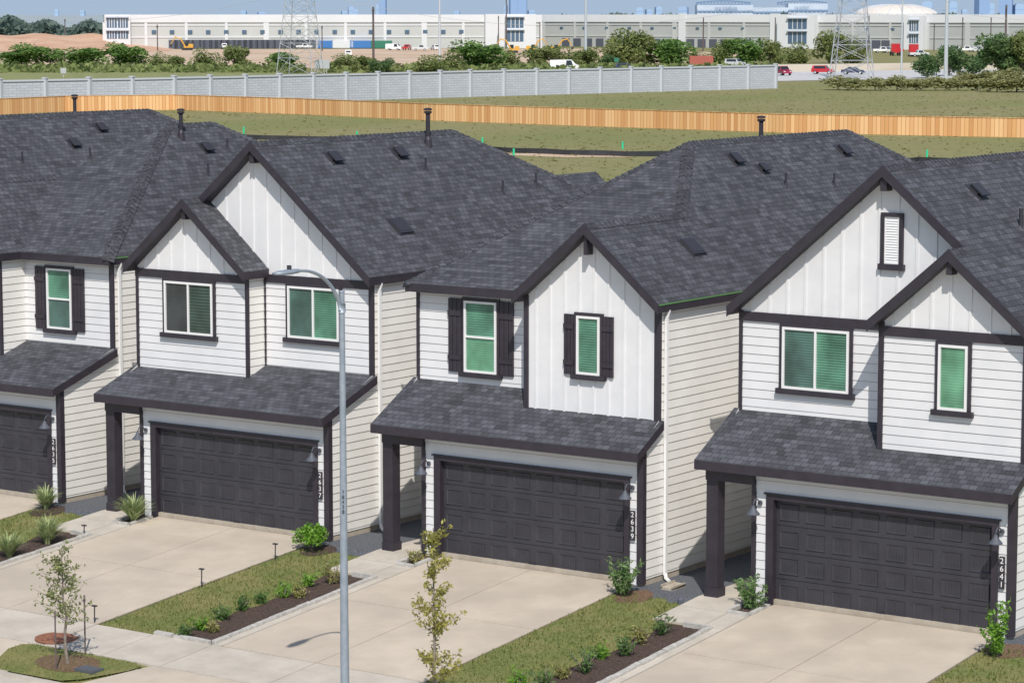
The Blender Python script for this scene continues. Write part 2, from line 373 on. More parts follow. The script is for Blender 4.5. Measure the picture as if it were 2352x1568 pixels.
    sheet('mulch_bed',cc,.012,M['soil'] if k in(3,4) else M['mulch'])
sheet('road',[(-120,V0-40),(20,V0-40),(20,V0-10.62),(-120,V0-10.62)],.01,M['conc2'])
kb=MB()
kb.slab([(-120,V0-10.62,gz(V0-10.5)+.035),(20,V0-10.62,gz(V0-10.5)+.035),(20,V0-10.42,gz(V0-10.5)+.035),(-120,V0-10.42,gz(V0-10.5)+.035)],.15,0,0)
tag(kb.build('kerb',M['conc2']),kind='structure')
gb=MB()
def inpoly(p,poly):
    c=False;j=len(poly)-1
    for i in range(len(poly)):
        a,b=poly[i],poly[j]
        if (a[1]>p[1])!=(b[1]>p[1]) and p[0]<(b[0]-a[0])*(p[1]-a[1])/(b[1]-a[1])+a[0]: c=not c
        j=i
    return c
for pl in lawn_polys[2:12]:
    xs=[p[0] for p in pl];ys=[p[1] for p in pl]
    for _ in range(4200):
        p=(random.uniform(min(xs)-.03,max(xs)+.03),random.uniform(min(ys),max(ys)))
        if not inpoly(p,pl): continue
        z=gz(p[1]); h=random.uniform(.03,.08); a=random.uniform(0,6.3); w=random.uniform(.008,.02); dx,dy=math.cos(a)*w,math.sin(a)*w
        lx,ly=random.gauss(0,.02),random.gauss(0,.02)
        gb.poly([(p[0]-dx,p[1]-dy,z),(p[0]+dx,p[1]+dy,z),(p[0]+lx,p[1]+ly,z+h)])
tag(gb.build('grass',M['blade'],uv=False),'short patchy grass on the strips of lawn between the driveways','grass',kind='stuff')

# ---------- houses ----------
ZE,ZR,UR,SL=5.84,8.78,1.82,.85
EL,ER=-1.64,5.28
TH=.19
LIP=.013
def siding_front(mb,u0,u1,v,z0,z1,clip=None):
    z=math.floor(z0/.18)*.18
    while z<z1-1e-4:
        a,b=max(z,z0),min(z+.18,z1)
        if b-a>.01:
            fo=lambda zz: .004+LIP*(1-(zz-z)/.18)
            c=min(b,a+.168)
            mb.poly([(u0,v-fo(a),a),(u1,v-fo(a),a),(u1,v-fo(c),c),(u0,v-fo(c),c)])
            if b>c: mb.poly([(u0,v-fo(c),c),(u1,v-fo(c),c),(u1,v-.002,b),(u0,v-.002,b)],1)
            mb.poly([(u0,v,a),(u1,v,a),(u1,v-fo(a),a),(u0,v-fo(a),a)],1)
        z+=.18
def siding_side(mb,u,sgn,v0f,v1,z0,z1):
    z=math.floor(z0/.18)*.18
    while z<z1-1e-4:
        a,b=max(z,z0),min(z+.18,z1)
        if b-a>.01:
            va,vb=v0f(a),v0f(b); c=min(b,a+.169); vc=va+(vb-va)*(c-a)/(b-a)
            fo=lambda zz: .004+LIP*(1-(zz-z)/.18)
            q=[(u+sgn*fo(a),va,a),(u+sgn*fo(a),v1,a),(u+sgn*fo(c),v1,c),(u+sgn*fo(c),vc,c)]
            mb.poly(q if sgn>0 else q[::-1])
            if b>c:
                q=[(u+sgn*fo(c),vc,c),(u+sgn*fo(c),v1,c),(u+sgn*.002,v1,b),(u+sgn*.002,vb,b)]
                mb.poly(q if sgn>0 else q[::-1],1)
            q=[(u,va,a),(u,v1,a),(u+sgn*fo(a),v1,a),(u+sgn*fo(a),va,a)]
            mb.poly(q if sgn<0 else q[::-1],1)
        z+=.18
def bnb(mb,u0,u1,v,z0,top,step=.41):
    n=24; pts=[(u0,v,z0),(u1,v,z0)]+[(u1+(u0-u1)*i/n,v,top(u1+(u0-u1)*i/n)) for i in range(n+1)]
    mb.poly(pts)
    u=u0+.25
    while u<u1-.05:
        zt=min(top(u-.03),top(u+.03))
        if zt-z0>.08: mb.box((u-.026,v-.022,z0),(u+.026,v-.001,zt))
        u+=step
def rectpx(x0,y0,x1,y1,v,U):
    xm,ym=(x0+x1)/2,(y0+y1)/2
    return ov(x0,ym,v).x-U, ov(x1,ym,v).x-U, ov(xm,y1,v).z, ov(xm,y0,v).z
def window(root,rc,v,U,style,m1,m2,sillw=.1,casing=True,label=None):
    u0,u1,z0,z1=rectpx(*rc,v,U)
    w=MB(); fwd=.085; t=.05
    def fr(a,b,c,d): w.box((a,v-fwd,c),(b,v-.02,d))
    fr(u0,u0+t,z0,z1);fr(u1-t,u1,z0,z1);fr(u0+t,u1-t,z0,z0+t);fr(u0+t,u1-t,z1-t,z1)
    um,zm=(u0+u1)/2,(z0+z1)/2
    if style=='slider': fr(um-.022,um+.022,z0+t,z1-t)
    elif style=='hung': fr(u0+t,u1-t,zm-.022,zm+.022)
    o=w.build('window',M['vinyl'],root)
    if label:o['label']=label
    if style=='slider': rs=[((u0+t,um-.022,z0+t,z1-t),m1),((um+.022,u1-t,z0+t,z1-t),m2)]
    elif style=='hung': rs=[((u0+t,u1-t,zm+.022,z1-t),m1),((u0+t,u1-t,z0+t,zm-.022),m2)]
    else: rs=[((u0+t,u1-t,z0+t,z1-t),m1)]
    for (a,b,c,d),mm in rs:
        p=MB(); p.box((a,v-.05,c),(b,v-.025,d)); p.build('pane',M[mm],o)
    if casing:
        c=MB(); q=.07; e=v-.06
        c.box((u0-q,e,z0),(u0-.002,v,z1+q));c.box((u1+.002,e,z0),(u1+q,v,z1+q));c.box((u0-.002,e,z1+.002),(u1+.002,v,z1+q))
        c.build('casing',M['trim'],o)
    s=MB(); s.box((u0-sillw-.03,v-.11,z0-.11),(u1+sillw+.03,v,z0-.003)); s.build('sill',M['trim'],o)
    return u0,u1,z0,z1
def shutter(root,u0,u1,z0,z1,v):
    s=MB(); n=3; w=(u1-u0)/n
    for i in range(n): s.box((u0+i*w+.006,v-.06,z0),(u0+(i+1)*w-.006,v-.015,z1))
    s.box((u0+.02,v-.045,z0+.03),(u1-.02,v-.03,z1-.03))
    for zz in (z0+(z1-z0)*.2,z1-(z1-z0)*.2): s.box((u0,v-.085,zz-.05),(u1,v-.061,zz+.05))
    s.build('shutter',M['trim'],root)
def cap(ro,a,b,grads,w=.13,big=False):
    """row of overlapping cap shingles along one ridge or hip; grads = height gradients of the two roof planes"""
    mb=MB(); a,b=Vector(a),Vector(b)
    if b.z<a.z-.05: a,b=b,a
    if big: w=.15
    d=b-a; L_=d.length; n=max(1,int(L_/(.2 if big else .17))); d=d/n; h=Vector((-d.y,d.x,0)).normalized()
    def dz(s): return min(g_[0]*s.x+g_[1]*s.y for g_ in grads)*w
    dp,dm=dz(h),dz(-h)
    for i in range(n):
        p=a+d*i; q=a+d*(i+1)
        t0,t1=(.07 if big else .042)+random.uniform(-.006,.006),.016
        A=[p+Vector((0,0,t0)),q+Vector((0,0,t1))]
        Pp=[p+h*w+Vector((0,0,dp+t0*.8)),q+h*w+Vector((0,0,dp+t1*.6))]; Pm=[p-h*w+Vector((0,0,dm+t0*.8)),q-h*w+Vector((0,0,dm+t1*.6))]
        mb.poly([A[0],A[1],Pp[1],Pp[0]]); mb.poly([A[0],Pm[0],Pm[1],A[1]])
        e=Vector((0,0,-.06)); mb.poly([Pm[0],A[0],Pp[0],Pp[0]+e,p+e,Pm[0]+e])
        mb.poly([Pp[0],Pp[1],Pp[1]+e,Pp[0]+e]); mb.poly([Pm[1],Pm[0],Pm[0]+e,Pm[1]+e])
    mb.build('ridge_cap',M['shingle'],ro)
def onroof(x,y,U):
    d=ray(x,y)
    t=(ZR+SL*(U+UR)-H)/(d[2]+SL*d[0]); return Vector((t*d[0]-U,t*d[1]-V0,H+t*d[2]))
def vent(root,x,y,U,s=1.,flat=False,pos=None):
    p=onroof(x,y,U) if pos is None else Vector(pos); m=MB()
    if not flat:
        m.box((-.2*s,-.2*s,0),(.22*s,.2*s,.015))
        m.box((-.12*s,-.16*s,.09),(.2*s,.16*s,.12)); m.box((-.12*s,-.14*s,.015),(.09*s,.14*s,.09))
    else:
        m.box((-.27,-.30,0),(.27,.30,.02)); m.box((-.23,-.25,.02),(.24,.25,.06)); m.box((-.18,-.2,.06),(.19,.2,.068))
    o=m.build('roof_vent',M['metal_d'],root,loc=p); o.rotation_euler=(0,math.atan(SL),0); return o
def pipe(root,x,y,U,h=.3,r=.028,pos=None,big=False):
    p=onroof(x,y,U) if pos is None else Vector(pos); m=MB()
    if big:
        m.tube([(0,0,-.3),(0,0,h)],.055,12); m.tube([(0,0,h-.06),(0,0,h-.03),(0,0,h),(0,0,h+.015)],[.06,.1,.1,.07],12)
        m.tube([(0,0,h+.03),(0,0,h+.07),(0,0,h+.09)],[.105,.105,.05],12); m.tube([(0,0,-.15),(0,0,.12),(0,0,.2)],[.12,.09,.06],12)
        m.build('flue_pipe',M['trim'],root,loc=p)
    else:
        m.tube([(0,0,-.1),(0,0,h)],r,8); m.tube([(0,0,-.12),(0,0,.05)],[.075,.04],8)
        m.build('vent_pipe',M['metal_d'],root,loc=p)
def bigpipe(root,x,ybase,ytop,U,u=1.62):
    a=ou(x,ybase,U+u); b=ou(x,ytop,U+u); zb=ZR-SL*abs(u-UR)
    pipe(root,0,0,0,b.z-zb-.09,pos=(u,a.y-V0,zb),big=True)
def lamp(root,u,z,side):
    m=MB(); v=-.03
    m.tube([(u,v,z),(u,v-.03,z)],.05,10)
    m.tube([(u,v-.03,z),(u,v-.12,z+.09),(u,v-.22,z+.1),(u,v-.28,z+.03),(u,v-.29,z-.04)],.013,6)
    o=m.build('wall_lamp',M['lampmetal'],root)
    s=MB(); s.tube([(u,v-.29,z-.02),(u,v-.29,z-.07),(u,v-.29,z-.11),(u,v-.29,z-.17),(u,v-.29,z-.19)],[.03,.05,.075,.13,.135],14,cap=True)
    s.build('lamp_shade',M['lampmetal'],o,smooth=False)
def garage(root):
    d=MB(); W=4.72; Hh=2.17; v=.1; rh=Hh/4
    for r in range(4):
        d.box((0.0,v,r*rh+.006),(W,v+.05,(r+1)*rh-.006))
    d.box((0,v+.02,0),(W,v+.06,Hh))
    cw=W/8
    for r in range(4):
        for c in range(8):
            a,b=c*cw+.075,(c+1)*cw-.075; z0,z1=r*rh+.1,(r+1)*rh-.1
            def ring(o1,y1,o2,y2):
                A=[(a+o1,v-y1,z0+o1),(b-o1,v-y1,z0+o1),(b-o1,v-y1,z1-o1),(a+o1,v-y1,z1-o1)]
                B=[(a+o2,v-y2,z0+o2),(b-o2,v-y2,z0+o2),(b-o2,v-y2,z1-o2),(a+o2,v-y2,z1-o2)]
                for i in range(4): d.poly([A[i],A[(i+1)%4],B[(i+1)%4],B[i]])
                return B
            ring(0,.0,.012,.02); B=ring(.012,.02,.035,.004); d.poly([B[0],B[1],B[2],B[3]])
            n=6
            for i in range(1,n):
                x=a+.035+(b-a-.07)*i/n; d.box((x-.006,v-.009,z0+.04),(x+.006,v-.0045,z1-.04))
    o=d.build('garage_door',M['door'],root)
    h=MB(); h.box((W/2-.1,v-.035,.12),(W/2+.1,v-.022,.15)); h.box((W/2-.1,v-.022,.125),(W/2-.08,v,.145)); h.box((W/2+.08,v-.022,.125),(W/2+.1,v,.145)); h.build('handle',M['metal_d'],o)
    t=MB()
    t.box((-.17,-.04,0),(-.002,.16,Hh+.08)); t.box((W+.002,-.04,0),(W+.14,.16,Hh+.08)); t.box((-.002,-.04,Hh-.02),(W+.002,.16,Hh+.08)); t.box((-.21,-.07,Hh+.08),(W+.18,0,Hh+.11))
    t.build('door_frame',M['trim'],o)
    return o
def house(k,kind,mainv,bumpv,us,bumpside,lslope,peakv,ridge_end,back,label):
    U=HU[k]; root=empty('house',(U,V0,0),0,label,'house','row of white townhouses')
    WL,WR=-1.5,5.15
    ze0=2.84
    zl=lambda v: ze0+lslope*(v+.35)
    vr=bumpv if bumpside=='R' else mainv; vl=bumpv if bumpside=='L' else mainv
    BU=(us,WR) if bumpside=='R' else (WL,us); MU=(WL,us) if bumpside=='R' else (us,WR)
    bc=(us-.14+ER)/2 if bumpside=='R' else (EL+us+.14)/2
    gz_=ZR-SL*abs(bc-UR); gl=bc-(gz_-ZE)/SL; gr=bc+(gz_-ZE)/SL
    ztop_g=lambda u: gz_-TH-SL*abs(u-bc)
    ztop_m=lambda u: ZR-TH-SL*abs(u-UR)
    bnd0,bnd1=5.53,5.72
    SD=[M['siding'],M['lapline']]
    w=MB(); siding_front(w,-.42,5.08,0,2.27,zl(0)-TH); siding_front(w,-.40,-.17,0,.02,2.27); siding_front(w,4.86,5.05,0,.02,2.27); w.build('garage_wall',SD,root)
    w=MB(); siding_front(w,MU[0],MU[1],mainv,zl(mainv),5.68); w.build('upper_wall',SD,root)
    if kind!='hipR': w=MB(); siding_front(w,BU[0],BU[1],bumpv,zl(bumpv),5.6); w.build('upper_wall',SD,root)
    w=MB(); siding_front(w,WL,-.45,3.1,.02,2.6); w.build('entry_wall',SD,root)
    w=MB()
    def vst(z):
        if z<zl(0)-.18: return 0.
        return min(vr,max(0,(z-ze0)/lslope-.35)) if z<zl(vr) else vr
    siding_side(w,WR,1,vst,back-.3,.13,5.72)
    def vsl(z):
        if z<2.5: return 3.1
        return min(vl,max(0,(z-ze0)/lslope-.35)) if z<zl(vl) else vl
    siding_side(w,WL,-1,vsl,back-.3,.13,5.72)
    siding_side(w,-.45,-1,lambda z:0.,3.1,.02,2.6)
    w.poly([(WR,back-.3,0),(WL,back-.3,0),(WL,back-.3,5.7),(WR,back-.3,5.7)])
    w.poly([(WL,0,2.62),(-.45,0,2.62),(-.45,3.1,2.62),(WL,3.1,2.62)][::-1])
    if bumpside=='R': siding_side(w,us,-1,lambda z:bumpv,mainv+.02,zl(bumpv)-.1,5.7)
    else: siding_side(w,us,1,lambda z:bumpv,mainv+.02,zl(bumpv)-.1,5.7)
    w.build('side_wall',[M['side'],M['lapline']],root)
    gm=MB()
    if kind=='hipR': bnb(gm,BU[0],BU[1],bumpv,zl(bumpv)-.02,ztop_g,.37)
    else: bnb(gm,BU[0],BU[1],bumpv,5.6,ztop_g)
    gm.build('gable_wall',M['board'],root)
    if kind in('gableR','gableL'):
        gm=MB(); bnb(gm,WL,WR,mainv,5.6,ztop_m); gm.build('gable_wall',M['board'],root)
    rf=MB()
    fm=mainv-.3; fb=bumpv-.3
    gR,gL,gB=(-SL,0),(SL,0),(0,-(ZR-ZE)/(back-ridge_end))
    if kind in('hipR','hipL'):
        gF=(0,(ZR-ZE)/(peakv-fm))
        q=(bc-UR)/(ER-UR) if bumpside=='R' else (UR-bc)/(UR-EL)
        vq=peakv-(peakv-fm)*q
        if bumpside=='R':
            right=[(ER,fb,ZE),(ER,back,ZE),(UR,ridge_end,ZR),(UR,peakv,ZR),(bc,vq,gz_),(bc,fb,gz_)]
            left=[(EL,fm,ZE),(EL,back,ZE),(UR,ridge_end,ZR),(UR,peakv,ZR)]
            front=[(EL,fm,ZE),(gl,fm,ZE),(bc,vq,gz_),(UR,peakv,ZR)]
            gs=[(gl,fb,ZE),(bc,fb,gz_),(bc,vq,gz_),(gl,fm,ZE)]
        else:
            right=[(ER,fm,ZE),(ER,back,ZE),(UR,ridge_end,ZR),(UR,peakv,ZR)]
            left=[(EL,fb,ZE),(EL,back,ZE),(UR,ridge_end,ZR),(UR,peakv,ZR),(bc,vq,gz_),(bc,fb,gz_)]
            front=[(gr,fm,ZE),(ER,fm,ZE),(UR,peakv,ZR),(bc,vq,gz_)]
            gs=[(gr,fb,ZE),(bc,fb,gz_),(bc,vq,gz_),(gr,fm,ZE)]
        for p in (right,left,front,gs): rf.slab(p,TH)
        caps=[((UR,peakv,ZR),(UR,ridge_end,ZR),(gR,gL),0)]
        if bumpside=='R': caps+=[((bc,vq,gz_),(UR,peakv,ZR),(gR,gF),1),((bc,fb+.02,gz_),(bc,vq,gz_),(gR,gL),0),((EL,fm,ZE),(UR,peakv,ZR),(gL,gF),0)]
        else: caps+=[((ER,fm,ZE),(UR,peakv,ZR),(gR,gF),1),((bc,fb+.02,gz_),(bc,vq,gz_),(gR,gL),0)]
    else:
        if bumpside=='R':
            right=[(ER,fb,ZE),(ER,back,ZE),(UR,ridge_end,ZR),(UR,fm,ZR),(bc,fm,gz_),(bc,fb,gz_)]
            left=[(EL,fm,ZE),(EL,back,ZE),(UR,ridge_end,ZR),(UR,fm,ZR)]
            gs=[(gl,fb,ZE),(bc,fb,gz_),(bc,mainv,gz_),(gl,mainv,ZE)]
        else:
            right=[(ER,fm,ZE),(ER,back,ZE),(UR,ridge_end,ZR),(UR,fm,ZR)]
            left=[(EL,fb,ZE),(EL,back,ZE),(UR,ridge_end,ZR),(UR,fm,ZR),(bc,fm,gz_),(bc,fb,gz_)]
            gs=[(gr,fb,ZE),(bc,fb,gz_),(bc,mainv,gz_),(gr,mainv,ZE)]
        for p in (right,left,gs): rf.slab(p,TH)
        caps=[((UR,fm,ZR),(UR,ridge_end,ZR),(gR,gL),0),((bc,fb,gz_),(bc,mainv-.32,gz_),(gR,gL),0)]
    rf.slab([(EL,back,ZE),(ER,back,ZE),(UR,ridge_end,ZR)],TH)
    caps+=[((ER,back,ZE),(UR,ridge_end,ZR),(gR,gB),0)]
    ro=rf.build('roof',[M['shingle'],M['trim']],root)
    for a,b,gg,bg_ in caps: cap(ro,a,b,gg,big=bool(bg_))
    def rake(ua,za,ub,zb,v):
        rk=MB(); y0,y1=v-.035,v-.003
        A=[(ua,y0,za+.02),(ub,y0,zb+.02),(ub,y0,zb-.2),(ua,y0,za-.2)]; B=[(a,y1,c) for a,b,c in A]
        rk.poly(A[::-1]);rk.poly(B)
        for i in range(4): rk.poly([A[i],A[(i+1)%4],B[(i+1)%4],B[i]])
        rk.build('rake_board',M['trim'],root)
    rake(gl-.02,ZE-.02,bc,gz_,fb); rake(bc,gz_,gr+.02,ZE-.02,fb)
    if kind in('gableR','gableL'):
        if bumpside=='R': rake(EL-.02,ZE-.02,UR,ZR,fm); rake(UR,ZR,bc,gz_,fm)
        else: rake(bc,gz_,UR,ZR,fm); rake(UR,ZR,ER+.02,ZE-.02,fm)
    def brk(u,z,v,w_=.075,h=.42):
        m=MB(); m.box((u-w_,v-.27,z-h),(u+w_,v-.03,z)); m.build('apex_bracket',M['trim'],root)
    brk(bc,gz_-TH+.02,bumpv,.04 if kind=='hipR' else .06,.46 if kind=='hipR' else .29)
    if kind in('gableR','gableL'): brk(UR,ZR-TH+.02,mainv,.07,.31)
    lr=MB(); e0=-1.66; e1=5.26
    if bumpside=='R': pts=[(e0,-.35),(e1,-.35),(e1,vr),(us+.05,vr+.05),(us+.05,mainv+.03),(e0,mainv+.03)]
    else: pts=[(e0,-.35),(e1,-.35),(e1,mainv+.0),(us-.05,mainv+.03),(us-.05,vl+.05),(e0,vl)]
    lr.slab([(a,b,zl(b)) for a,b in pts],TH)
    lr.build('porch_roof',[M['shingle'],M['trim']],root)
    def tb(name,*bx):
        tr=MB()
        for a,b in bx: tr.box(a,b)
        tr.build(name,M['trim'],root)
    vb_=lambda u0,u1,v,z0,z1:((u0,v-.04,z0),(u1,v+.01,z1))
    tb('corner_trim',vb_(5.04,5.185,0,.05,zl(0)-TH+.05),((WR-.004,.01,.05),(WR+.035,.1,zl(0)-TH+.05)))
    tb('corner_trim',vb_(-.5,-.41,0,.02,2.5))
    zt=5.74
    if bumpside=='R':
        tb('corner_trim',vb_(BU[0]-.04,BU[0]+.07,bumpv,zl(bumpv)-.05,5.8)); tb('corner_trim',vb_(WR-.12 if kind=='hipR' else WR-.1,WR+.035,bumpv,zl(bumpv)-.05,5.78))
        tb('corner_trim',vb_(WL-.03,WL+.05,mainv,zl(mainv)-.03,zt))
    else:
        tb('corner_trim',vb_(WL-.03,WL+.05,bumpv,zl(bumpv)-.03,zt)); tb('corner_trim',vb_(us-.06,us+.035,bumpv,zl(bumpv)-.05,5.7))
        if kind=='gableL': tb('corner_trim',vb_(us+.0,us+.05,mainv,zl(mainv),5.6))
        tb('corner_trim',vb_(WR-.10,WR+.035,mainv,zl(mainv)-.03,zt))
    if kind!='hipR': tb('belly_band',((BU[0]-.035,bumpv-.048,bnd0),(BU[1]+.038,bumpv,bnd1)))
    if kind in('gableL','gableR'): tb('belly_band',((MU[0]-.03,mainv-.048,bnd0),(MU[1]+.03,mainv,bnd1)))
    po=MB(); po.box((-1.5,-.12,.03),(-1.23,.15,2.45)); po.box((-1.52,-.14,.03),(-1.21,.17,.22)); po.build('porch_post',M['trim'],root)
    bm_=MB(); bm_.box((-1.52,-.13,2.42),(-.42,.14,2.66)); bm_.box((-1.52,.14,2.42),(-1.24,3.1,2.66)); bm_.build('porch_beam',M['trim'],root)
    fo=MB(); fo.box((-.44,.02,-.3),(5.14,back-.31,.125)); fo.box((WL+.01,3.11,-.3),(-.44,back-.31,.125)); fo.build('foundation',M['foundation'],root)
    garage(root)
    pl=MB(); pl.box((4.895,-.062,.96),(5.0,-.03,1.58)); po_=pl.build('number_plate',M['trim'],root)
    for i,ch in enumerate(NUM[k]): text_mesh('digit',ch,.155,M['digit'],po_,(4.9475,-.064,1.495-.15*i),(R(90),0,0))
    lamp(root,4.93,2.06,1); lamp(root,-.30,2.06,-1)
    ds=MB(); vd=vr+.12
    ds.box((WR+.03,vd,.12),(WR+.09,vd+.08,5.55)); ds.tube([(WR+.065,vd+.045,5.52),(WR+.1,vd+.045,5.62),(WR+.11,vd+.045,5.68)],.036,6); ds.tube([(WR+.065,vd+.045,.14),(WR+.12,vd-.02,.06),(WR+.25,vd-.1,.03)],.04,6)
    if k in(1,2,3): ds.build('downspout',M['vinyl'],root)
    if k in (1,3):
        dr=MB(); dr.box((ER+.001,fb if bumpside=='R' else fm,ZE-.04),(ER+.01,back,ZE-.01)); dr.build('drip_edge',M['drip'],root)
    return root,U
r1,U1=house(1,'hipL',1.9,1.05,2.16,'L',.33,7.6,9.46,15.5,'white townhouse numbered 2635 at the left edge, hipped roof and one shuttered window')
r2,U2=house(2,'gableL',1.65,1.05,1.95,'L',.37,0,9.26,15.3,'white townhouse numbered 2637 with a small gable left in front of its big one')
r3,U3=house(3,'hipR',1.2,.65,1.79,'R',.55,7.2,15.0,21,'white townhouse numbered 2639 in the middle, tall board gable with narrow shuttered window')
r4,U4=house(4,'gableR',1.2,.5,2.05,'R',.55,0,21,27,'white townhouse numbered 2641 at the right edge with a louvred gable vent')
r0,U0_=house(0,'gableR',1.2,.5,2.05,'R',.55,0,15.9,22,'farthest left townhouse, only its dark roof showing above house 2635')
a=window(r1,(112,617,168,755),1.9,U1,'hung','blind_g','blind_t')
shutter(r1,a[0]-.42,a[0]-.08,a[2]-.03,a[3]+.03,1.9); shutter(r1,a[1]+.08,a[1]+.42,a[2]-.03,a[3]+.03,1.9)
window(r2,(382,648,492,767),1.05,U2,'slider','blind_d','blind_dg',label='sliding window with dark panes')
window(r2,(665,660,782,779),1.65,U2,'slider','blind_t','blind_g')
a=window(r3,(1070,692,1144,856),1.2,U3,'hung','blind_g','blind_gl')
shutter(r3,a[0]-.44,a[0]-.08,a[2]-.02,a[3]+.03,1.2); shutter(r3,a[1]+.08,a[1]+.44,a[2]-.02,a[3]+.03,1.2)
a=window(r3,(1328,726,1381,860),.65,U3,'fixed','blind_g','blind_g')
shutter(r3,a[0]-.33,a[0]-.075,a[2]-.02,a[3]+.02,.65); shutter(r3,a[1]+.075,a[1]+.33,a[2]-.02,a[3]+.02,.65)
window(r4,(1800,755,1953,897),1.2,U4,'slider','blind_t','blind_g')
window(r4,(2158,792,2225,942),.5,U4,'fixed','blind_gl','blind_gl')
u0,u1,z0,z1=rectpx(2034,498,2068,606,1.2,U4)
m=MB(); v=1.2
m.box((u0,v-.05,z0),(u0+.03,v,z1)); m.box((u1-.03,v-.05,z0),(u1,v,z1)); m.box((u0+.03,v-.05,z1-.03),(u1-.03,v,z1)); m.box((u0+.03,v-.05,z0),(u1-.03,v,z0+.03))
n=17
for i in range(n):
    z=z0+.03+(z1-z0-.06)*i/n; m.poly([(u0+.03,v-.05,z),(u1-.03,v-.05,z),(u1-.03,v-.03,z+.05),(u0+.03,v-.03,z+.05)])
lo=m.build('gable_vent',M['vinyl'],r4)
m=MB(); q=.08; m.box((u0-q,v-.07,z0),(u0-.002,v,z1+q)); m.box((u1+.002,v-.07,z0),(u1+q,v,z1+q)); m.box((u0-.002,v-.07,z1+.002),(u1+.002,v,z1+q)); m.box((u0-q-.04,v-.1,z0-.12),(u1+q+.04,v,z0-.002)); m.build('casing',M['trim'],lo)
m=MB(); m.slab([(-.2,13,7.2),(-.2,19,7.2),(1.5,19,5.75),(1.5,13,5.75)],.18); m.slab([(-.2,13,7.2),(-.2,19,7.2),(-1.9,19,5.75),(-1.9,13,5.75)],.18); m.build('rear_roof',[M['shingle'],M['trim']],r2)
m=MB(); m.box((-1.4,14.9,0),(1.3,18.8,5.6)); m.poly([(1.3,18.8,5.6),(-1.4,18.8,5.6),(-.2,18.8,7.0)]); m.build('rear_wall',M['siding'],r2)
for x,y in ((230,294),(168,330)): vent(r0,x,y,HU[0])
for x,y in ((51,372),(207,362)): pipe(r0,x,y,HU[0],.3)
bigpipe(r0,172,264,217,HU[0])
vent(r1,472,340,U1); pipe(r1,478,402,U1,.3); pipe(r1,522,340,U1,.24)
pipe(r1,416,316,U1,.68,big=True)
for x,y in ((765,363),(915,352)): vent(r2,x,y,U2,1.05)
vent(r2,920,521,U2,flat=True)
for x,y in ((978,390),(1155,442),(1231,424)): pipe(r2,x,y,U2,.3)
pipe(r2,983,332,U2,.82,big=True)
for x,y in ((1687,366),(1935,346)): vent(r3,x,y,U3,1.05)
vent(r3,1750,388,U3,.8)
vent(r3,1590,568,U3,flat=True)
for x,y in ((1805,426),(1916,426)): pipe(r3,x,y,U3,.3)
bigpipe(r3,1748,320,266,U3)
vent(r4,2242,440,U4,1.1); pipe(r4,2345,520,U4,.36,.045)

# ---------- plants near the houses ----------
def clump(name,loc,label,n,h,spread,w,m,group=None,cat='plant'):
    b=MB()
    for _ in range(n):
        a=random.uniform(0,6.283); out=random.uniform(.3,1)*spread; hh=h*random.uniform(.6,1.1)*(1.15-.45*out/spread)
        d=Vector((math.cos(a),math.sin(a),0)); s=Vector((-d.y,d.x,0))*w*random.uniform(.6,1.1)
        base=d*random.uniform(0,.06); pr=None
        K=4
        for i in range(K+1):
            t=i/K; p=base+d*out*t**1.4+Vector((0,0,hh*(t*1.25-.4*t**3))); ww=s*(1-t*.92)
            if pr is not None: b.poly([pr[0],pr[1],p+ww,p-ww])
            pr=(p-ww,p+ww)
    o=b.build(name,m,loc=loc,uv=False); return tag(o,label,cat,group)
def shrub(name,loc,label,rx,h,n,sz,m,group=None,upright=False,el=1.6):
    root=empty(name,loc,0,label,'shrub',group)
    st=MB(); lf=MB(); tips=[]
    for _ in range(12 if upright else 14):
        a=random.uniform(0,6.283); r=rx*random.uniform(.2,1.); 
        zz=h*random.uniform(.5,1.05)*(1.1-.35*(r/rx))
        tip=Vector((math.cos(a)*r,math.sin(a)*r,zz)); tips.append(tip); st.tube([(0,0,0),tip*.5+Vector((0,0,.03)),tip],[.012,.009,.004],4)
    for _ in range(n):
        if upright:
            t=random.choice(tips); s=random.uniform(.15,1.05); c=t*s+Vector((random.gauss(0,.035),random.gauss(0,.035),random.gauss(0,.025)))
        else:
            a=random.uniform(0,6.283); u=random.random()**.4; ph=math.acos(random.uniform(-.55,1)); 
            bumpf=.82+.28*math.sin(3*a+loc[0])*math.cos(2*ph)
            c=Vector((math.cos(a)*math.sin(ph)*rx*u*bumpf,math.sin(a)*math.sin(ph)*rx*u*bumpf,h*.48+math.cos(ph)*h*.5*u*bumpf))
        lf.leaf(c,sz*random.uniform(.6,1.2),el=el)
    st.build('stem',M['bark'],root,uv=False); lf.build('foliage',m,root,uv=False); return root
gp_='strappy clumps'
clump('strappy_plant',G(106,1168),'pale green strappy clump at the right foot of the garage numbered 2635',170,.66,.46,.032,M['yucca'],gp_)
clump('strappy_plant',G(307,1200),'large pale strappy clump in the little planter beside the porch post of house 2637',230,.78,.56,.036,M['yucca'],gp_)
clump('strappy_plant',G(110,1248),'pale strappy clump in the mulch bed left of driveway 2637, nearer the house',190,.74,.52,.034,M['yucca'],gp_)
clump('strappy_plant',G(22,1278),'pale green strappy clump in the mulch bed at the left photo edge',180,.66,.5,.032,M['yucca'],gp_)
shrub('round_shrub',G(716,1264),'bright green rounded shrub at the right corner of garage 2637',.44,.66,1500,.055,M['bush'])
shrub('spiky_shrub',G(1427,1368),'upright spiky green shrub at the right corner of garage 2639',.46,.88,800,.038,M['spik'],upright=True,el=3.4)
shrub('spiky_shrub',G(1722,1398),'spiky green shrub in the little planter between porch post and garage of house 2641',.48,.68,800,.038,M['spik'],upright=True,el=3.4)
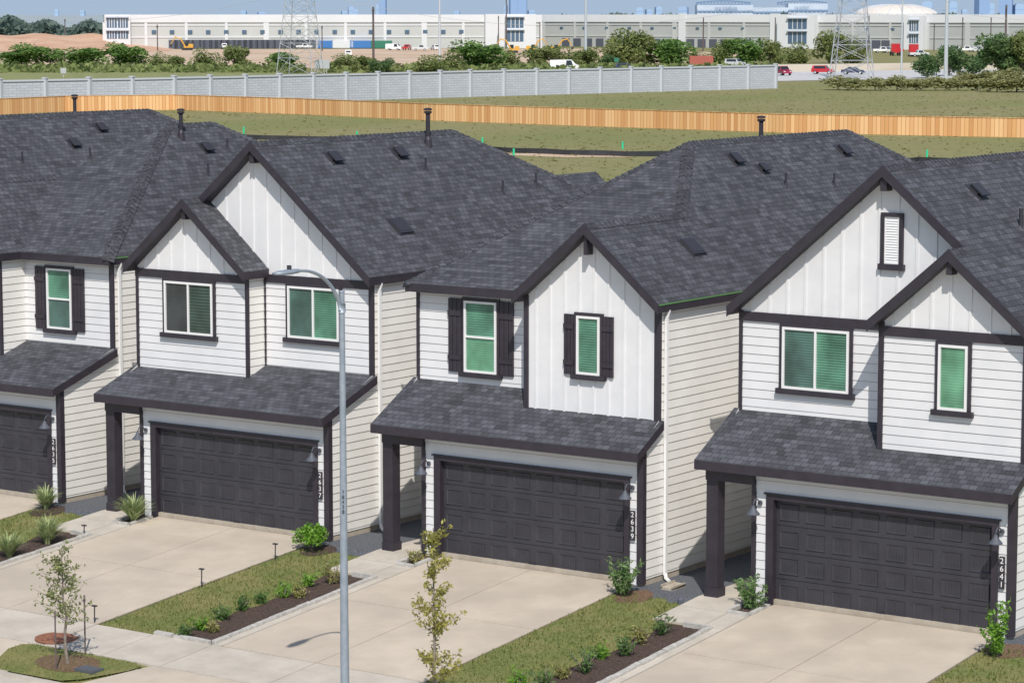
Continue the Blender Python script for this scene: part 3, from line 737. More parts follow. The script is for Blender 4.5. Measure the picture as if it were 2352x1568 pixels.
shrub('spiky_shrub',G(2292,1508),'tall bright green shrub in brown mulch at the right corner of garage 2641',.36,1.12,750,.045,M['bush'],upright=True,el=2.6)
shrub('small_shrub',G(955,1294),'small yellowish shrub in the little planter beside the porch of house 2639',.26,.34,300,.045,M['yel'],upright=True)
def bedrow(row,num):
    for i,(x,y,t,r_,h_) in enumerate(row):
        desc={'d':'dark green','b':'bright green','y':'yellowish green'}[t]
        shrub('bed_plant',G(x,y),f'small {desc} plant in the mulch bed left of driveway {num}, {ORD[i]} from the street',r_,h_,260,.032,M[{'d':'dkl','b':'bush','y':'yel'}[t]],'plants in the mulch beds',upright=True,el=3.4)
bedrow([(425,1462,'d',.19,.3),(462,1446,'b',.19,.27),(490,1452,'y',.2,.25),(510,1423,'d',.2,.33),(555,1402,'d',.2,.31),(600,1386,'d',.15,.26),(650,1372,'b',.24,.38),(685,1372,'y',.22,.28),(708,1347,'b',.25,.38),(762,1340,'y',.3,.5)],'2639')
bedrow([(1190,1576,'b',.22,.32),(1250,1585,'d',.32,.5),(1290,1556,'y',.2,.3),(1342,1545,'d',.32,.5),(1378,1512,'b',.2,.32),(1435,1504,'d',.28,.46),(1475,1478,'y',.25,.4),(1523,1456,'d',.28,.44)],'2641')
def young(name,loc,label,h,w,z0,n,m,lean,narrow):
    root=empty(name,loc,0,label,'tree'); t=MB(); lf=MB()
    pts=[Vector((0,0,0))]
    for i in range(1,8):
        s=i/7; pts.append(Vector((lean*s+random.gauss(0,.015),random.gauss(0,.015),h*s*.97)))
    t.tube(pts,[.032*(1-.85*i/7)+.004 for i in range(8)],7)
    NB=38
    for _ in range(NB):
        s=random.uniform(z0,.95); i=int(s*7); b=pts[i].lerp(pts[min(i+1,7)],s*7-i); a=random.uniform(0,6.283)
        L_=w*random.uniform(.4,1.)*(1-(s-z0)/(1.05-z0)*(.75 if not narrow else .6))
        e=b+Vector((math.cos(a)*L_,math.sin(a)*L_,L_*random.uniform(.3,1.1))); mid=b.lerp(e,.5)+Vector((0,0,-.02)); t.tube([b,mid,e],[.008,.005,.003],4)
        for _ in range(n//NB):
            q=random.uniform(.15,1.05); c=b.lerp(e,q)+Vector((random.gauss(0,.04),random.gauss(0,.04),random.gauss(0,.045))); lf.leaf(c,random.uniform(.028,.055),el=2)
    t.build('trunk',M['bark'],root,uv=False); lf.build('crown',m,root,uv=False); return root
t1=G(156,1527)
young('young_tree',t1,'thin young tree with sparse green leaves between two stakes at the lower left',2.35,.78,.33,950,M['tl1'],-.12,False)
t2=Vector((HU[4]-1.35,V0-9.5,gz(V0-9.5)+.03))
young('young_tree',t2,'slender young tree with yellowing leaves in front of driveway 2639',3.74,.62,.24,1900,M['tl2'],-.02,True)
for x,y,top,lb in ((129,1541,1412,'left'),(196,1502,1372,'right')):
    b=G(x,y); m=MB(); m.tube([(0,0,-.05),(0.0,0,1.18)],.016,6); m.tube([(0,0,1.05),(0,0,1.09)],.025,6)
    tag(m.build('tree_stake',M['pole_d'],loc=b,uv=False),f'dark stake standing {lb} of the young green tree','stake','tree stakes')
c=t1
sheet('mulch_bed',[(c.x+.75*math.cos(a/14*6.283)*random.uniform(.85,1.1),c.y+.5*math.sin(a/14*6.283)*random.uniform(.85,1.1)) for a in range(14)],.042,M['soil'])
c=t2
sheet('mulch_bed',[(c.x+.7*math.cos(a/14*6.283),c.y+.5*math.sin(a/14*6.283)) for a in range(14)],.042,M['soil'])
def disc(name,loc,r,h,m,label,cat):
    b=MB(); b.tube([(0,0,-.02),(0,0,h-.01),(0,0,h)],[r,r,r*.94],28); b.tube([(0,0,h),(0,0,h+.008)],[r*.7,r*.68],28)
    return tag(b.build(name,m,loc=loc,uv=False),label,cat)
disc('manhole_lid',G(133,1467)+Vector((0,0,.03)),.46,.02,M['ironlid'],'round rust-red manhole lid in the sidewalk behind the young tree','lid')
q=G(205,1543); b=MB(); b.box((-.24,-.16,0),(.24,.16,.05)); b.box((-.19,-.11,.05),(.19,.11,.058)); tag(b.build('meter_lid',M['greylid'],loc=q+Vector((0,0,.03)),uv=False),'flat slate grey meter lid in the verge grass by the young tree','lid')
for i,(x,y,h_,lb) in enumerate(((632,1287,.36,'beside driveway 2637, nearest to the house'),(463,1350,.4,'halfway down the right edge of driveway 2637'),(217,1432,.36,'at the sidewalk corner of driveway 2637'),(193,1231,.24,'at the top corner of the mulch bed left of driveway 2637'))):
    m=MB(); m.tube([(0,0,-.05),(.01,0,h_)],.013,6); m.box((-.055,-.025,h_),(.055,.04,h_+.025)); tag(m.build('garden_light',M['metal_d'],loc=G(x,y),uv=False),'short dark garden light '+lb,'garden light','garden lights')
b=MB(); b.slab([(-.14,-.26,.06),(.14,-.26,.04),(.14,.26,.06),(-.14,.26,.08)],.07,0,0); b.box((-.14,-.26,.03),(-.11,.26,.11)); b.box((.11,-.26,.02),(.14,.26,.09))
tag(b.build('splash_block',M['foundation'],loc=G(1546,1350),uv=False),'pale concrete splash block under the downspout of house 2639','block')
b=MB(); b.tube([(0,0,0),(0,0,.1),(0,0,.13)],[.07,.07,.04],10); tag(b.build('drain_cap',M['dark'],loc=G(1563,1386),uv=False),'small black drain cap on the gravel right of garage 2639','cap')
# ---------- street lamp ----------
D=46.0; rr=(793-1176)/f/.975
lx,ly=D*(rr*cs-sn),D*(rr*sn+cs)
LP=empty('street_lamp',(lx,ly,gz(ly)),0,'tall galvanised street lamp with a curved arm standing before driveway 2639','street lamp')
zt=H-.103*D-gz(ly)
m=MB(); m.tube([(0,0,0),(0,0,zt*.5),(0,0,zt)],[.082,.064,.046],18); m.tube([(0,0,zt),(0,0,zt+.02)],[.055,.05],14); m.build('pole',M['galv'],LP,smooth=False,uv=False)
m=MB(); m.box((-.17,-.17,0),(.17,.17,.04)); m.tube([(0,0,.04),(0,0,.2)],[.14,.12],16); m.build('pole_base',M['galv'],LP,uv=False)
m=MB(); pts=[]
for i in range(15):
    t=i/14; pts.append((0,-.04-1.16*t**1.35, zt-.30+.75*(1-(1-t)**2.1)))
m.tube(pts,[.038-.014*i/14 for i in range(15)],10); m.tube([(0,0,zt-.36),(0,0,zt-.2)],.062,14); m.build('arm',M['galv'],LP,smooth=True,uv=False)
hz=zt+.45
m=MB(); 
secs=[(-1.12,.03,.03),(-1.22,.07,.04),(-1.4,.11,.045),(-1.62,.11,.04),(-1.78,.06,.025)]
n=12
for (y_,wx,wz_) in secs: m.v+=[(wx*math.cos(6.2832*j/n),y_,hz+wz_*math.sin(6.2832*j/n)) for j in range(n)]
for r_ in range(len(secs)-1):
    for j in range(n): m.f.append((r_*n+j,r_*n+(j+1)%n,(r_+1)*n+(j+1)%n,(r_+1)*n+j)); m.m.append(0)
m.f.append(tuple(range(n))); m.f.append(tuple((len(secs)-1)*n+j for j in range(n))); m.m+=[0,0]
hd=m.build('lamp_head',M['galv'],LP,smooth=True,uv=False)
m=MB(); m.tube([(0,-1.4,hz+.04),(0,-1.4,hz+.11)],.04,12); m.build('photocell',M['metal_d'],hd,uv=False)
for i,ch in enumerate('78438'):
    text_mesh('digit',ch,.085,M['trim'],LP,(.574*.078,-.819*.078,4.36-.086*i),(R(90),0,R(35)))
# ---------- field items ----------
def yb(yt): return (yt-4.5)/.849
P_=[G(x,yb(y)) for x,y in ((-260,233),(0,228),(150,222),(400,219),(700,228),(1000,240),(1400,252),(1800,263.5),(2352,273),(2700,278))]
fence=empty('wooden_fence',P_[4],0,'long new orange cedar picket fence across the field behind the houses','fence')
b=MB()
for a,c in zip(P_,P_[1:]):
    a,c=a-P_[4],c-P_[4]; n=int((c-a).length/2.4)
    for i in range(n):
        p,q=a.lerp(c,i/n),a.lerp(c,(i+1)/n); b.poly([p,q,q+Vector((0,0,1.83)),p+Vector((0,0,1.83))])
o=b.build('picket_panel',M['wood'],fence)
lay=o.data.uv_layers[0]; l=0
for p in o.data.polygons:
    vs=[o.data.vertices[i].co for i in p.vertices]; L_=(vs[1]-vs[0]).length
    for li,uvv in zip(p.loop_indices,((l,0),(l+L_,0),(l+L_,1.8),(l,1.8))): lay.data[li].uv=uvv
    l+=L_
b=MB()
for a,c in zip(P_,P_[1:]):
    a,c=a-P_[4],c-P_[4]; d=(c-a).normalized()*.07; nn=Vector((-d.y,d.x,0)).normalized()*.05
    b.slab([a+nn+Vector((0,0,1.87)),c+nn+Vector((0,0,1.87)),c-nn+Vector((0,0,1.87)),a-nn+Vector((0,0,1.87))],.05,0,0)
b.build('cap_rail',M['wood'],fence)
pts=[]
for x,yt in ((-250,189),(0,185),(400,178),(1080,163.5),(1782,150)):
    D=8.15*6246/(yt-30); d=ray(x,yt); pts.append(Vector((d[0]*D,d[1]*D,0)))
W=empty('block_wall',pts[1],0,'long pale grey panel wall with posts running behind the orange fence','wall')
o0=pts[1]; st=[]
for a,c in zip(pts,pts[1:]):
    L_=(c-a).length; n=max(1,round(L_/6.1)); 
    for i in range(n): st.append(a.lerp(c,i/n))
st.append(pts[-1])
for a,c in zip(st,st[1:]):
    pb=MB(); hgt=3.62+random.uniform(-.05,.05); a2,c2=Vector((0,0,0)),c-a
    pb.poly([a2,c2,c2+Vector((0,0,hgt)),a2+Vector((0,0,hgt))]); 
    d=(c2-a2).normalized(); nn=Vector((d.y,-d.x,0))*.12
    pb.slab([a2+nn+Vector((0,0,hgt+.05)),c2+nn+Vector((0,0,hgt+.05)),c2-nn+Vector((0,0,hgt+.05)),a2-nn+Vector((0,0,hgt+.05))],.22,1,1)
    pb.build('wall_panel',[M['blockwall'],M['post']],W,loc=a-o0)
for a in st:
    q=MB(); q.box((-.24,-.24,0),(.24,.24,3.75)); q.box((-.3,-.3,3.75),(.3,.3,3.9)); o=q.build('wall_post',M['post'],W,loc=a-o0,uv=False); o.rotation_euler[2]=R(10)
def ribbon(name,pxs,h,m,label,cat):
    P2=[G(x,y) for x,y in pxs]; b=MB(); hp=h
    for a,c in zip(P2,P2[1:]):
        a,c=a-P2[0],c-P2[0]; n=max(1,int((c-a).length/2))
        for i in range(n):
            p,q=a.lerp(c,i/n),a.lerp(c,(i+1)/n); hn=h*random.uniform(.88,1.08); b.poly([p,q,q+Vector((0,0,hn)),p+Vector((0,0,hp))]); hp=hn
            b.box((p.x-.02,p.y-.02,0),(p.x+.02,p.y+.02,h*1.25))
    return tag(b.build(name,m,loc=P2[0],uv=False),label,cat)
ribbon('silt_fence',((560,320),(760,324),(1000,338),(1160,350),(1300,356),(1440,359),(1600,360)),.45,M['silt'],'sagging black silt fence crossing the field behind houses 2637 and 2639','silt fence')
ribbon('silt_fence',((2040,378),(2110,372),(2180,374)),.4,M['silt'],'short piece of black silt fence behind the roof of house 2641','silt fence')
sheet('dirt_track',[G(1160,352).xy[:],G(1330,354).xy[:],G(1460,361).xy[:],G(1300,362).xy[:],G(1150,356).xy[:]],.01,M['sand'])
for i,(x,y0,y1) in enumerate(((560,293,313),(820,303,316),(1108,317,331),(1180,343,357),(1430,327,343),(2129,346,363))):
    q=G(x,y1); h_=(y1-y0)/6200*math.hypot(q.x,q.y); m=MB(); m.tube([(0,0,0),(0,0,h_)],.09,8); m.tube([(0,0,h_),(0,0,h_+.05)],[.11,.06],8)
    tag(m.build('green_marker',M['green'],loc=q,uv=False),f'bright green plastic pipe marker in the field, {ORD[i]} from the left','marker','green pipe markers')
q=G(338,262); m=MB(); m.slab([(-.8,-.5,.35),(.2,-.6,.55),(.9,0,.3),(.3,.6,.4),(-.7,.4,.5)],.3,0,0); tag(m.build('green_tarp',M['green'],loc=q,uv=False),'crumpled green tarp by the fence beyond the leftmost roof','tarp')
b=MB()
for _ in range(7000):
    q=G(random.uniform(330,2380),random.choice([random.uniform(255,420),random.uniform(190,270)])); h=random.uniform(.05,.14); a=random.uniform(0,6.3); w=random.uniform(.1,.3)
    b.poly([(q.x-math.cos(a)*w,q.y-math.sin(a)*w,0),(q.x+math.cos(a)*w,q.y+math.sin(a)*w,0),(q.x+random.gauss(0,.1),q.y,h)])
tag(b.build('field_tussocks',mat('tussock_blade',(.22,.21,.08),(.36,.32,.15),scale=.3,rough=1,trans=.4),uv=False),'tufts of dry grass scattered over the field beyond the roofs','grass',kind='stuff')
# ---------- trees of the far belt ----------
def crown_mesh(seed,n,sz):
    random.seed(seed); lf=MB(); bl=[]
    for _ in range(15):
        a=random.uniform(0,6.283); r=random.uniform(.05,.36); z=random.uniform(.16,.78); bl.append((Vector((math.cos(a)*r,math.sin(a)*r,z)),random.uniform(.14,.25)))
    for _ in range(n):
        c,r=random.choice(bl); d=Vector((random.gauss(0,1),random.gauss(0,1),random.gauss(0,1))).normalized()*r*random.uniform(.6,1.08)
        p=c+d
        if p.z<.02: continue
        lf.leaf(p,sz*random.uniform(.6,1.3),el=1.3)
    return lf
protos=[]
for i,mn in enumerate(('far1','far2','far3','far1','far2','far3')):
    r=empty('tree',(0,0,0),0,'x','tree'); t=MB(); t.tube([(0,0,0),(.01,0,.25),(.02,.01,.5)],[.03,.022,.01],6)
    for a in range(4): 
        aa=a*1.6+i; t.tube([(0,0,.2),(math.cos(aa)*.12,math.sin(aa)*.12,.4),(math.cos(aa)*.24,math.sin(aa)*.24,.6)],[.014,.009,.004],4)
    t.build('trunk',M['bark'],r,uv=False); crown_mesh(100+i,2600,.055).build('crown',M[mn],r,uv=False); protos.append(r)
scr=[]
r=empty('bush',(0,0,0),0,'x','bush'); crown_mesh(55,900,.08).build('foliage',M['far4'],r,uv=False); t=MB(); t.tube([(0,0,0),(0,0,.4)],[.02,.01],5); t.build('stem',M['bark'],r,uv=False); scr.append(r)
random.seed(3)
T=[(30,152,116,80,0),(85,152,104,105,3),(182,153,106,115,0),(288,159,102,92,3),(362,160,122,45,1),(402,162,128,45,4),(470,157,114,60,1),(538,160,106,70,4),(644,162,116,72,0),(790,164,126,80,1),(830,166,128,70,4),(875,168,130,50,2),
(985,168,130,70,1),(1030,166,118,80,1),(1090,164,96,120,3),(1165,160,112,70,1),(1245,158,106,80,4),(1300,157,110,70,1),(1352,160,110,70,4),(1420,152,72,80,1),(1462,152,70,80,4),(1545,152,84,110,0),(1660,150,94,60,1),(1715,150,82,95,0),(1768,150,92,55,4),(1825,146,100,70,1),(1905,146,72,70,4),(1960,146,86,60,1),(2130,180,118,62,2),(2180,175,108,70,5),(2235,175,112,80,2),(2300,184,84,100,5),(2345,184,72,90,4),(1400,158,122,50,2),(1600,152,120,50,1)]
T.sort()
used=set()
for i,(x,y,yt,w,pi_) in enumerate(T):
    o=protos[pi_] if pi_ not in used else copy_tree(protos[pi_]); used.add(pi_)
    q=G(x,y); D=math.hypot(q.x,q.y); o.location=q; o.scale=(w/6200*D*1.25,w/6200*D*1.25,(y-yt)/6200*D*1.06); o.rotation_euler=(0,0,random.uniform(0,6.28))
    kd=['green','olive','dark green','green','yellow-green','dark green'][pi_]
    o['label']=f'{kd} tree in the belt beyond the grey wall, {ORD[i]} from the left'; o['group']='trees beyond the grey wall'
S=[(1925,207,172,70),(1965,208,178,60),(2010,208,176,60),(2060,208,172,60),(2105,208,180,60),(2150,208,174,60),(2200,208,178,60),(2245,208,180,60),(2290,212,172,70),(2335,212,168,80),(2375,212,165,80),(2270,190,160,70),(2215,190,165,60),(2325,188,155,70)]
S.sort()
for i,(x,y,yt,w) in enumerate(S):
    o=scr[0] if i==0 else copy_tree(scr[0]); q=G(x,y); D=math.hypot(q.x,q.y); o.location=q; o.scale=(w/6200*D*1.3,w/6200*D*1.3,(y-yt)/6200*D*1.05); o.rotation_euler=(0,0,random.uniform(0,6.28))
    o['label']=f'pale yellow-green bush at the edge of the field on the right, {ORD[i]} from the left'; o['group']='pale bushes beside the highway'
b=MB()
for _ in range(9000):
    x=random.choice([random.uniform(-20,700),random.uniform(740,1500),random.uniform(960,1780)]); q=G(x,random.uniform(158,168)); b.leaf((q.x,q.y,random.uniform(0,1.6)*random.random()),random.uniform(.5,1.1))
tag(b.build('scrub',M['far2'],uv=False),'low olive scrub growing under the belt of trees beyond the wall','scrub',kind='stuff')
b=MB()
for _ in range(9000):
    x=random.uniform(-60,245)
    dd=ray(x,90); D=random.uniform(1250,1400); hh=6.5+1.8*math.sin(x*.07)+1.5*math.sin(x*.023+1)
    b.leaf((dd[0]*D,dd[1]*D,random.uniform(0,hh)),random.uniform(1.5,3.2))
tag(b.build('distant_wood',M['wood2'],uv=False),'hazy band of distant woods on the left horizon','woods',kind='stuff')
b=MB()
for _ in range(7000):
    x=random.uniform(1240,2420)
    dd=ray(x,60); D=random.uniform(2300,2500); hh=Z_=8.2+1.2*math.sin(x*.05)+1.1*math.sin(x*.017+2)
    b.leaf((dd[0]*D,dd[1]*D,random.uniform(3,hh)),random.uniform(2.5,5))
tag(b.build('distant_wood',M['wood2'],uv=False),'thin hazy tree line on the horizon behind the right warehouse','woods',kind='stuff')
sheet('sand_field',[tuple(G(x,y).xy) for x,y in ((250,114),(1500,112),(1750,128),(1400,160),(900,166),(560,150),(380,158),(250,150),(-60,150),(-60,122))],.03,M['sand'])
sheet('grass_strip',[tuple(G(x,y).xy) for x,y in ((-80,152),(300,160),(620,168),(1000,172),(1000,200),(-80,190))],.05,mat('verge_green',(.17,.20,.06),(.27,.27,.11),scale=.3,rough=1,detail=8))
b=MB(); nx,ny=60,14
A=[]
for j in range(ny+1):
    for i in range(nx+1):
        x=-120+i*(520/nx); t=j/ny; q0=G(x,119); d=q0.normalized(); p=q0+Vector((d.x,d.y,0))*t*110
        s1=lambda t_:max(0,min(1,t_)); prof=.55*s1(t*3.2)+.45*s1((t-.5)*4)*(1-max(0,t-.85)*3)
        e=min(1,max(0,(395-x)/170)); hgt=4.9*e*prof*(.92+.08*math.sin(x*.05+j*.3))+random.uniform(-.05,.05)*prof
        A.append((p.x,p.y,hgt))
b.v=A
for j in range(ny):
    for i in range(nx):
        k=j*(nx+1)+i; b.f.append((k,k+1,k+nx+2,k+nx+1)); b.m.append(0)
tag(b.build('dirt_hill',M['dirt'],uv=False,smooth=True),kind='structure')
sheet('highway',[tuple(G(x,y).xy) for x,y in ((1560,176),(1780,187),(2020,183),(2420,176),(2420,158),(2000,163),(1560,166))],.04,M['road'])
P3=[G(1780,166),G(2000,163),G(2120,161),G(2420,158)]
b=MB()
for a,c in zip(P3,P3[1:]):
    a,c=a-P3[0],c-P3[0]; n=int((c-a).length/8)+1
    for i in range(n):
        p,q=a.lerp(c,i/n),a.lerp(c,(i+1)/n); b.slab([p+Vector((0,0,1.5)),q+Vector((0,0,1.5)),q+Vector((.25,.35,1.5)),p+Vector((.25,.35,1.5))],1.5,0,0)
tag(b.build('highway_barrier',M['barrier'],loc=P3[0],uv=False),'beige concrete barrier along the far side of the highway','barrier')
# ---------- vehicles ----------
def car(name,px,py,rz,m,label,kind='suv',cat='car',sc_=1.):
    q=G(px,py); q.z+=.05; root=empty(name,q,R(35)+rz,label,cat,None,(sc_,)*3)
    hh={'suv':1.75,'sedan':1.42,'van':2.05,'pickup':1.8}[kind]
    pr={'suv':[(-2.2,.4),(-2.25,1.0),(-2.1,1.1),(-1.95,1.7),(.6,1.75),(1.15,1.1),(2.15,.95),(2.25,.4)],
        'sedan':[(-2.25,.35),(-2.25,.9),(-1.5,1.0),(-.9,1.4),(.4,1.42),(1.05,.95),(2.1,.8),(2.25,.35)],
        'van':[(-2.6,.4),(-2.6,2.0),(1.2,2.05),(1.9,1.3),(2.5,1.1),(2.6,.4)],
        'pickup':[(-2.7,.5),(-2.7,1.15),(-.6,1.15),(-.45,1.8),(.9,1.8),(1.4,1.2),(2.6,1.1),(2.7,.5)]}[kind]
    b=MB(); w0=.92
    def tap(z): return w0 if z<1.05 else w0-.16*(z-1.05)/.7
    n=len(pr); Lf=[(x,-tap(z),z) for x,z in pr]; Rt=[(x,tap(z),z) for x,z in pr]
    b.poly(Lf);b.poly(Rt[::-1])
    for i in range(n): b.poly([Lf[i],Rt[i],Rt[(i+1)%n],Lf[(i+1)%n]])
    b.build('body',m,root,uv=False)
    za,zb_=1.12 if kind!='sedan' else 1.0,hh-.12
    xr=(-1.7,.55) if kind=='suv' else (-1.1,.45) if kind=='sedan' else (.2,1.15) if kind=='van' else (-.35,.85)
    for s in (-1,1):
        g_=MB(); g_.poly([(xr[0],s*(tap(za)+.01),za),(xr[1]+.25,s*(tap(za)+.01),za),(xr[1],s*(tap(zb_)+.012),zb_),(xr[0]+.08,s*(tap(zb_)+.012),zb_)]); g_.build('side_window',M['carglass'],root,uv=False)
    i=max(j for j in range(n) if pr[j][1]==max(p[1] for p in pr)); a_,c_=Vector((pr[i][0],0,pr[i][1])),Vector((pr[i+1][0],0,pr[i+1][1]))
    a2=a_.lerp(c_,.12)+Vector((.02,0,.015)); c2=a_.lerp(c_,.92)+Vector((.02,0,.015))
    g_=MB(); g_.poly([(a2.x,-.7,a2.z),(a2.x,.7,a2.z),(c2.x,.8,c2.z),(c2.x,-.8,c2.z)]); g_.build('windscreen',M['carglass'],root,uv=False)
    g_=MB(); xb=pr[2][0]-.03 if kind!='van' else -2.62; xb2=pr[3][0]-.03 if kind!='van' else -2.62
    g_.poly([(xb,-.65,1.15),(xb,.65,1.15),(xb2,.6,hh-.15),(xb2,-.6,hh-.15)]); g_.build('rear_window',M['carglass'],root,uv=False)
    for x in (-1.4,1.4):
        for s in (-1,1):
            t=MB(); t.tube([(x,s*.75,.34),(x,s*.97,.34)],.34,14); wh=t.build('wheel',M['rubber'],root,uv=False)
            t=MB(); t.tube([(x,s*.972,.34),(x,s*.985,.34)],.19,10); t.build('rim',M['silver'],wh,uv=False)
    for s in (-1,1):
        t=MB(); t.box((pr[-1][0]-.08,s*.62-.16,.68),(pr[-1][0]+.01,s*.62+.16,.82)); t.build('headlight',M['wcar'],root,uv=False)
    return root
car('parked_car',1797,174,R(-70),M['maroon'],'maroon sport utility vehicle on the highway just past the end of the grey wall','suv')
car('parked_car',1890,171,R(-20),M['red'],'bright red car on the highway right of the maroon vehicle','suv',sc_=.95)
car('parked_car',1960,172,R(-15),M['navy'],'dark blue car on the highway near the foot of the right pylon','sedan')
car('parked_car',1688,154,R(-30),M['silver'],'silver car half hidden behind the right end of the grey wall','suv')
car('white_van',1297,165,R(0),M['wcar'],'white van showing above the grey wall left of the pale steel pole','van',cat='van',sc_=1.15)
car('parked_car',1437,166,R(0),M['navy'],'dark car roof just showing above the grey wall','suv')
car('pickup_truck',2110,131,R(10),M['silver'],'silver pickup in front of the right warehouse by the red trucks','pickup',cat='truck')
random.seed(11)
VN=[(515,113,'wcar','pickup'),(545,112,'silver','suv'),(800,131,'wcar','pickup'),(935,116,'red','pickup'),(905,116,'wcar','van'),(2025,122,'wcar','pickup'),(2175,120,'wcar','suv'),(2195,120,'silver','suv'),(2218,120,'wcar','pickup'),(2240,120,'silver','sedan'),(2040,122,'silver','suv'),(2058,121,'red','suv'),(965,117,'silver','pickup'),(1000,116,'wcar','suv'),(700,113,'wcar','pickup')]
VN.sort(); CN={'wcar':'white','silver':'silver','red':'red'}
for i,(x,y,mm,kd) in enumerate(VN):
    car('parked_car',x,y,random.choice([0,R(90)])+random.uniform(-.3,.3),M[mm],f'tiny {CN[mm]} vehicle parked before the warehouses, {ORD[i]} from the left','%s'%kd,sc_=1.)['group']='vehicles before the warehouses'
def tractor(px,py,label):
    root=empty('truck_tractor',G(px,py),R(125),label,'truck','red trucks before the right warehouse'); b=MB(); b.box((-1.2,-1.2,1.0),(.9,1.2,3.3)); b.box((.9,-.9,1.0),(2.6,.9,2.1)); b.box((-3.5,-.6,.8),(-1.2,.6,1.1)); b.build('cab',M['red'],root,uv=False)
    g_=MB(); g_.box((.9,-1.0,2.3),(.93,1.0,3.1)); g_.build('windscreen',M['carglass'],root,uv=False)
    for x in (-3,-1.9,1.9):
        for s in (-1,1): t=MB(); t.tube([(x,s*.8,.5),(x,s*1.15,.5)],.5,12); t.build('wheel',M['rubber'],root,uv=False)
tractor(2056,128,'red truck tractor before the right warehouse, left one'); tractor(2098,130,'red truck tractor before the right warehouse, right one')
def container(px,py,L_,h,m,label,rz=R(35)):
    root=empty('shipping_container',G(px,py),rz,label,'container'); b=MB(); b.box((-L_/2,-1.2,.15),(L_/2,1.2,h))
    n=int(L_/.5)
    for i in range(n): x=-L_/2+(i+.5)*L_/n; b.box((x-.1,-1.28,.4),(x+.1,-1.2,h-.2))
    b.build('shell',m,root,uv=False)
    for y0,y1 in ((-1.1,-.03),(.03,1.1)): d=MB(); d.box((L_/2,y0,.25),(L_/2+.05,y1,h-.1)); d.build('door',m,root,uv=False)
container(748,112,5,2.6,M['blue'],'blue site container before the left warehouse, leftmost of the row')
container(788,112,7,2.6,M['white'],'white site container in the row before the left warehouse')
container(828,112,7,2.6,M['blue'],'blue and longer site container right of the white one')
container(876,112,7,2.6,M['greenc'],'dark green site container at the right end of the row')
container(1610,157,5,2.6,M['redc'],'rust red container above the right part of the grey wall')
def excavator(px,py,flip,label,s=1.):
    root=empty('excavator',G(px,py),R(35)+(math.pi if flip else 0),label,'excavator','yellow excavators'); root.scale=(s,s,s)
    for sd in(-1,1): b=MB(); b.box((-2,sd*1.2-.3,.0),(2,sd*1.2+.3,.5)); b.box((-1.8,sd*1.2-.3,.5),(1.8,sd*1.2+.3,.85)); b.build('track',M['rubber'],root,uv=False)
    b=MB(); b.box((-2.4,-1.3,1.),(1.2,1.3,1.6)); b.box((-2.4,-1.2,1.6),(-.6,1.2,2.5)); b.build('body',M['yellow'],root,uv=False)
    b=MB(); b.box((-.3,-1.2,1.6),(1.1,-.2,3.0)); b.build('cab',M['carglass'],root,uv=False)
    b=MB(); b.tube([(.8,.3,1.6),(2.6,.3,4.6),(4.6,.3,5.1)],[.3,.32,.2],6); b.build('boom',M['yellow'],root,uv=False)
    b=MB(); b.tube([(4.4,.3,5.4),(6.4,.3,2.4)],[.22,.16],6); b.build('arm',M['yellow'],root,uv=False)
    b=MB(); b.slab([(6.0,-.3,2.4),(6.8,-.3,2.3),(6.8,.9,2.3),(6.0,.9,2.4)],1.0,0,0); b.build('bucket',M['metal_d'],root,uv=False)
excavator(1178,122,True,'yellow excavator with raised boom before the warehouses, leftmost of three',.8)
excavator(1222,120,False,'yellow excavator before the warehouses, middle one of three',.75)
excavator(1275,122,False,'yellow excavator before the warehouses, rightmost of three',.8)
excavator(430,116,True,'yellow excavator before the dock doors of the left warehouse',.8)
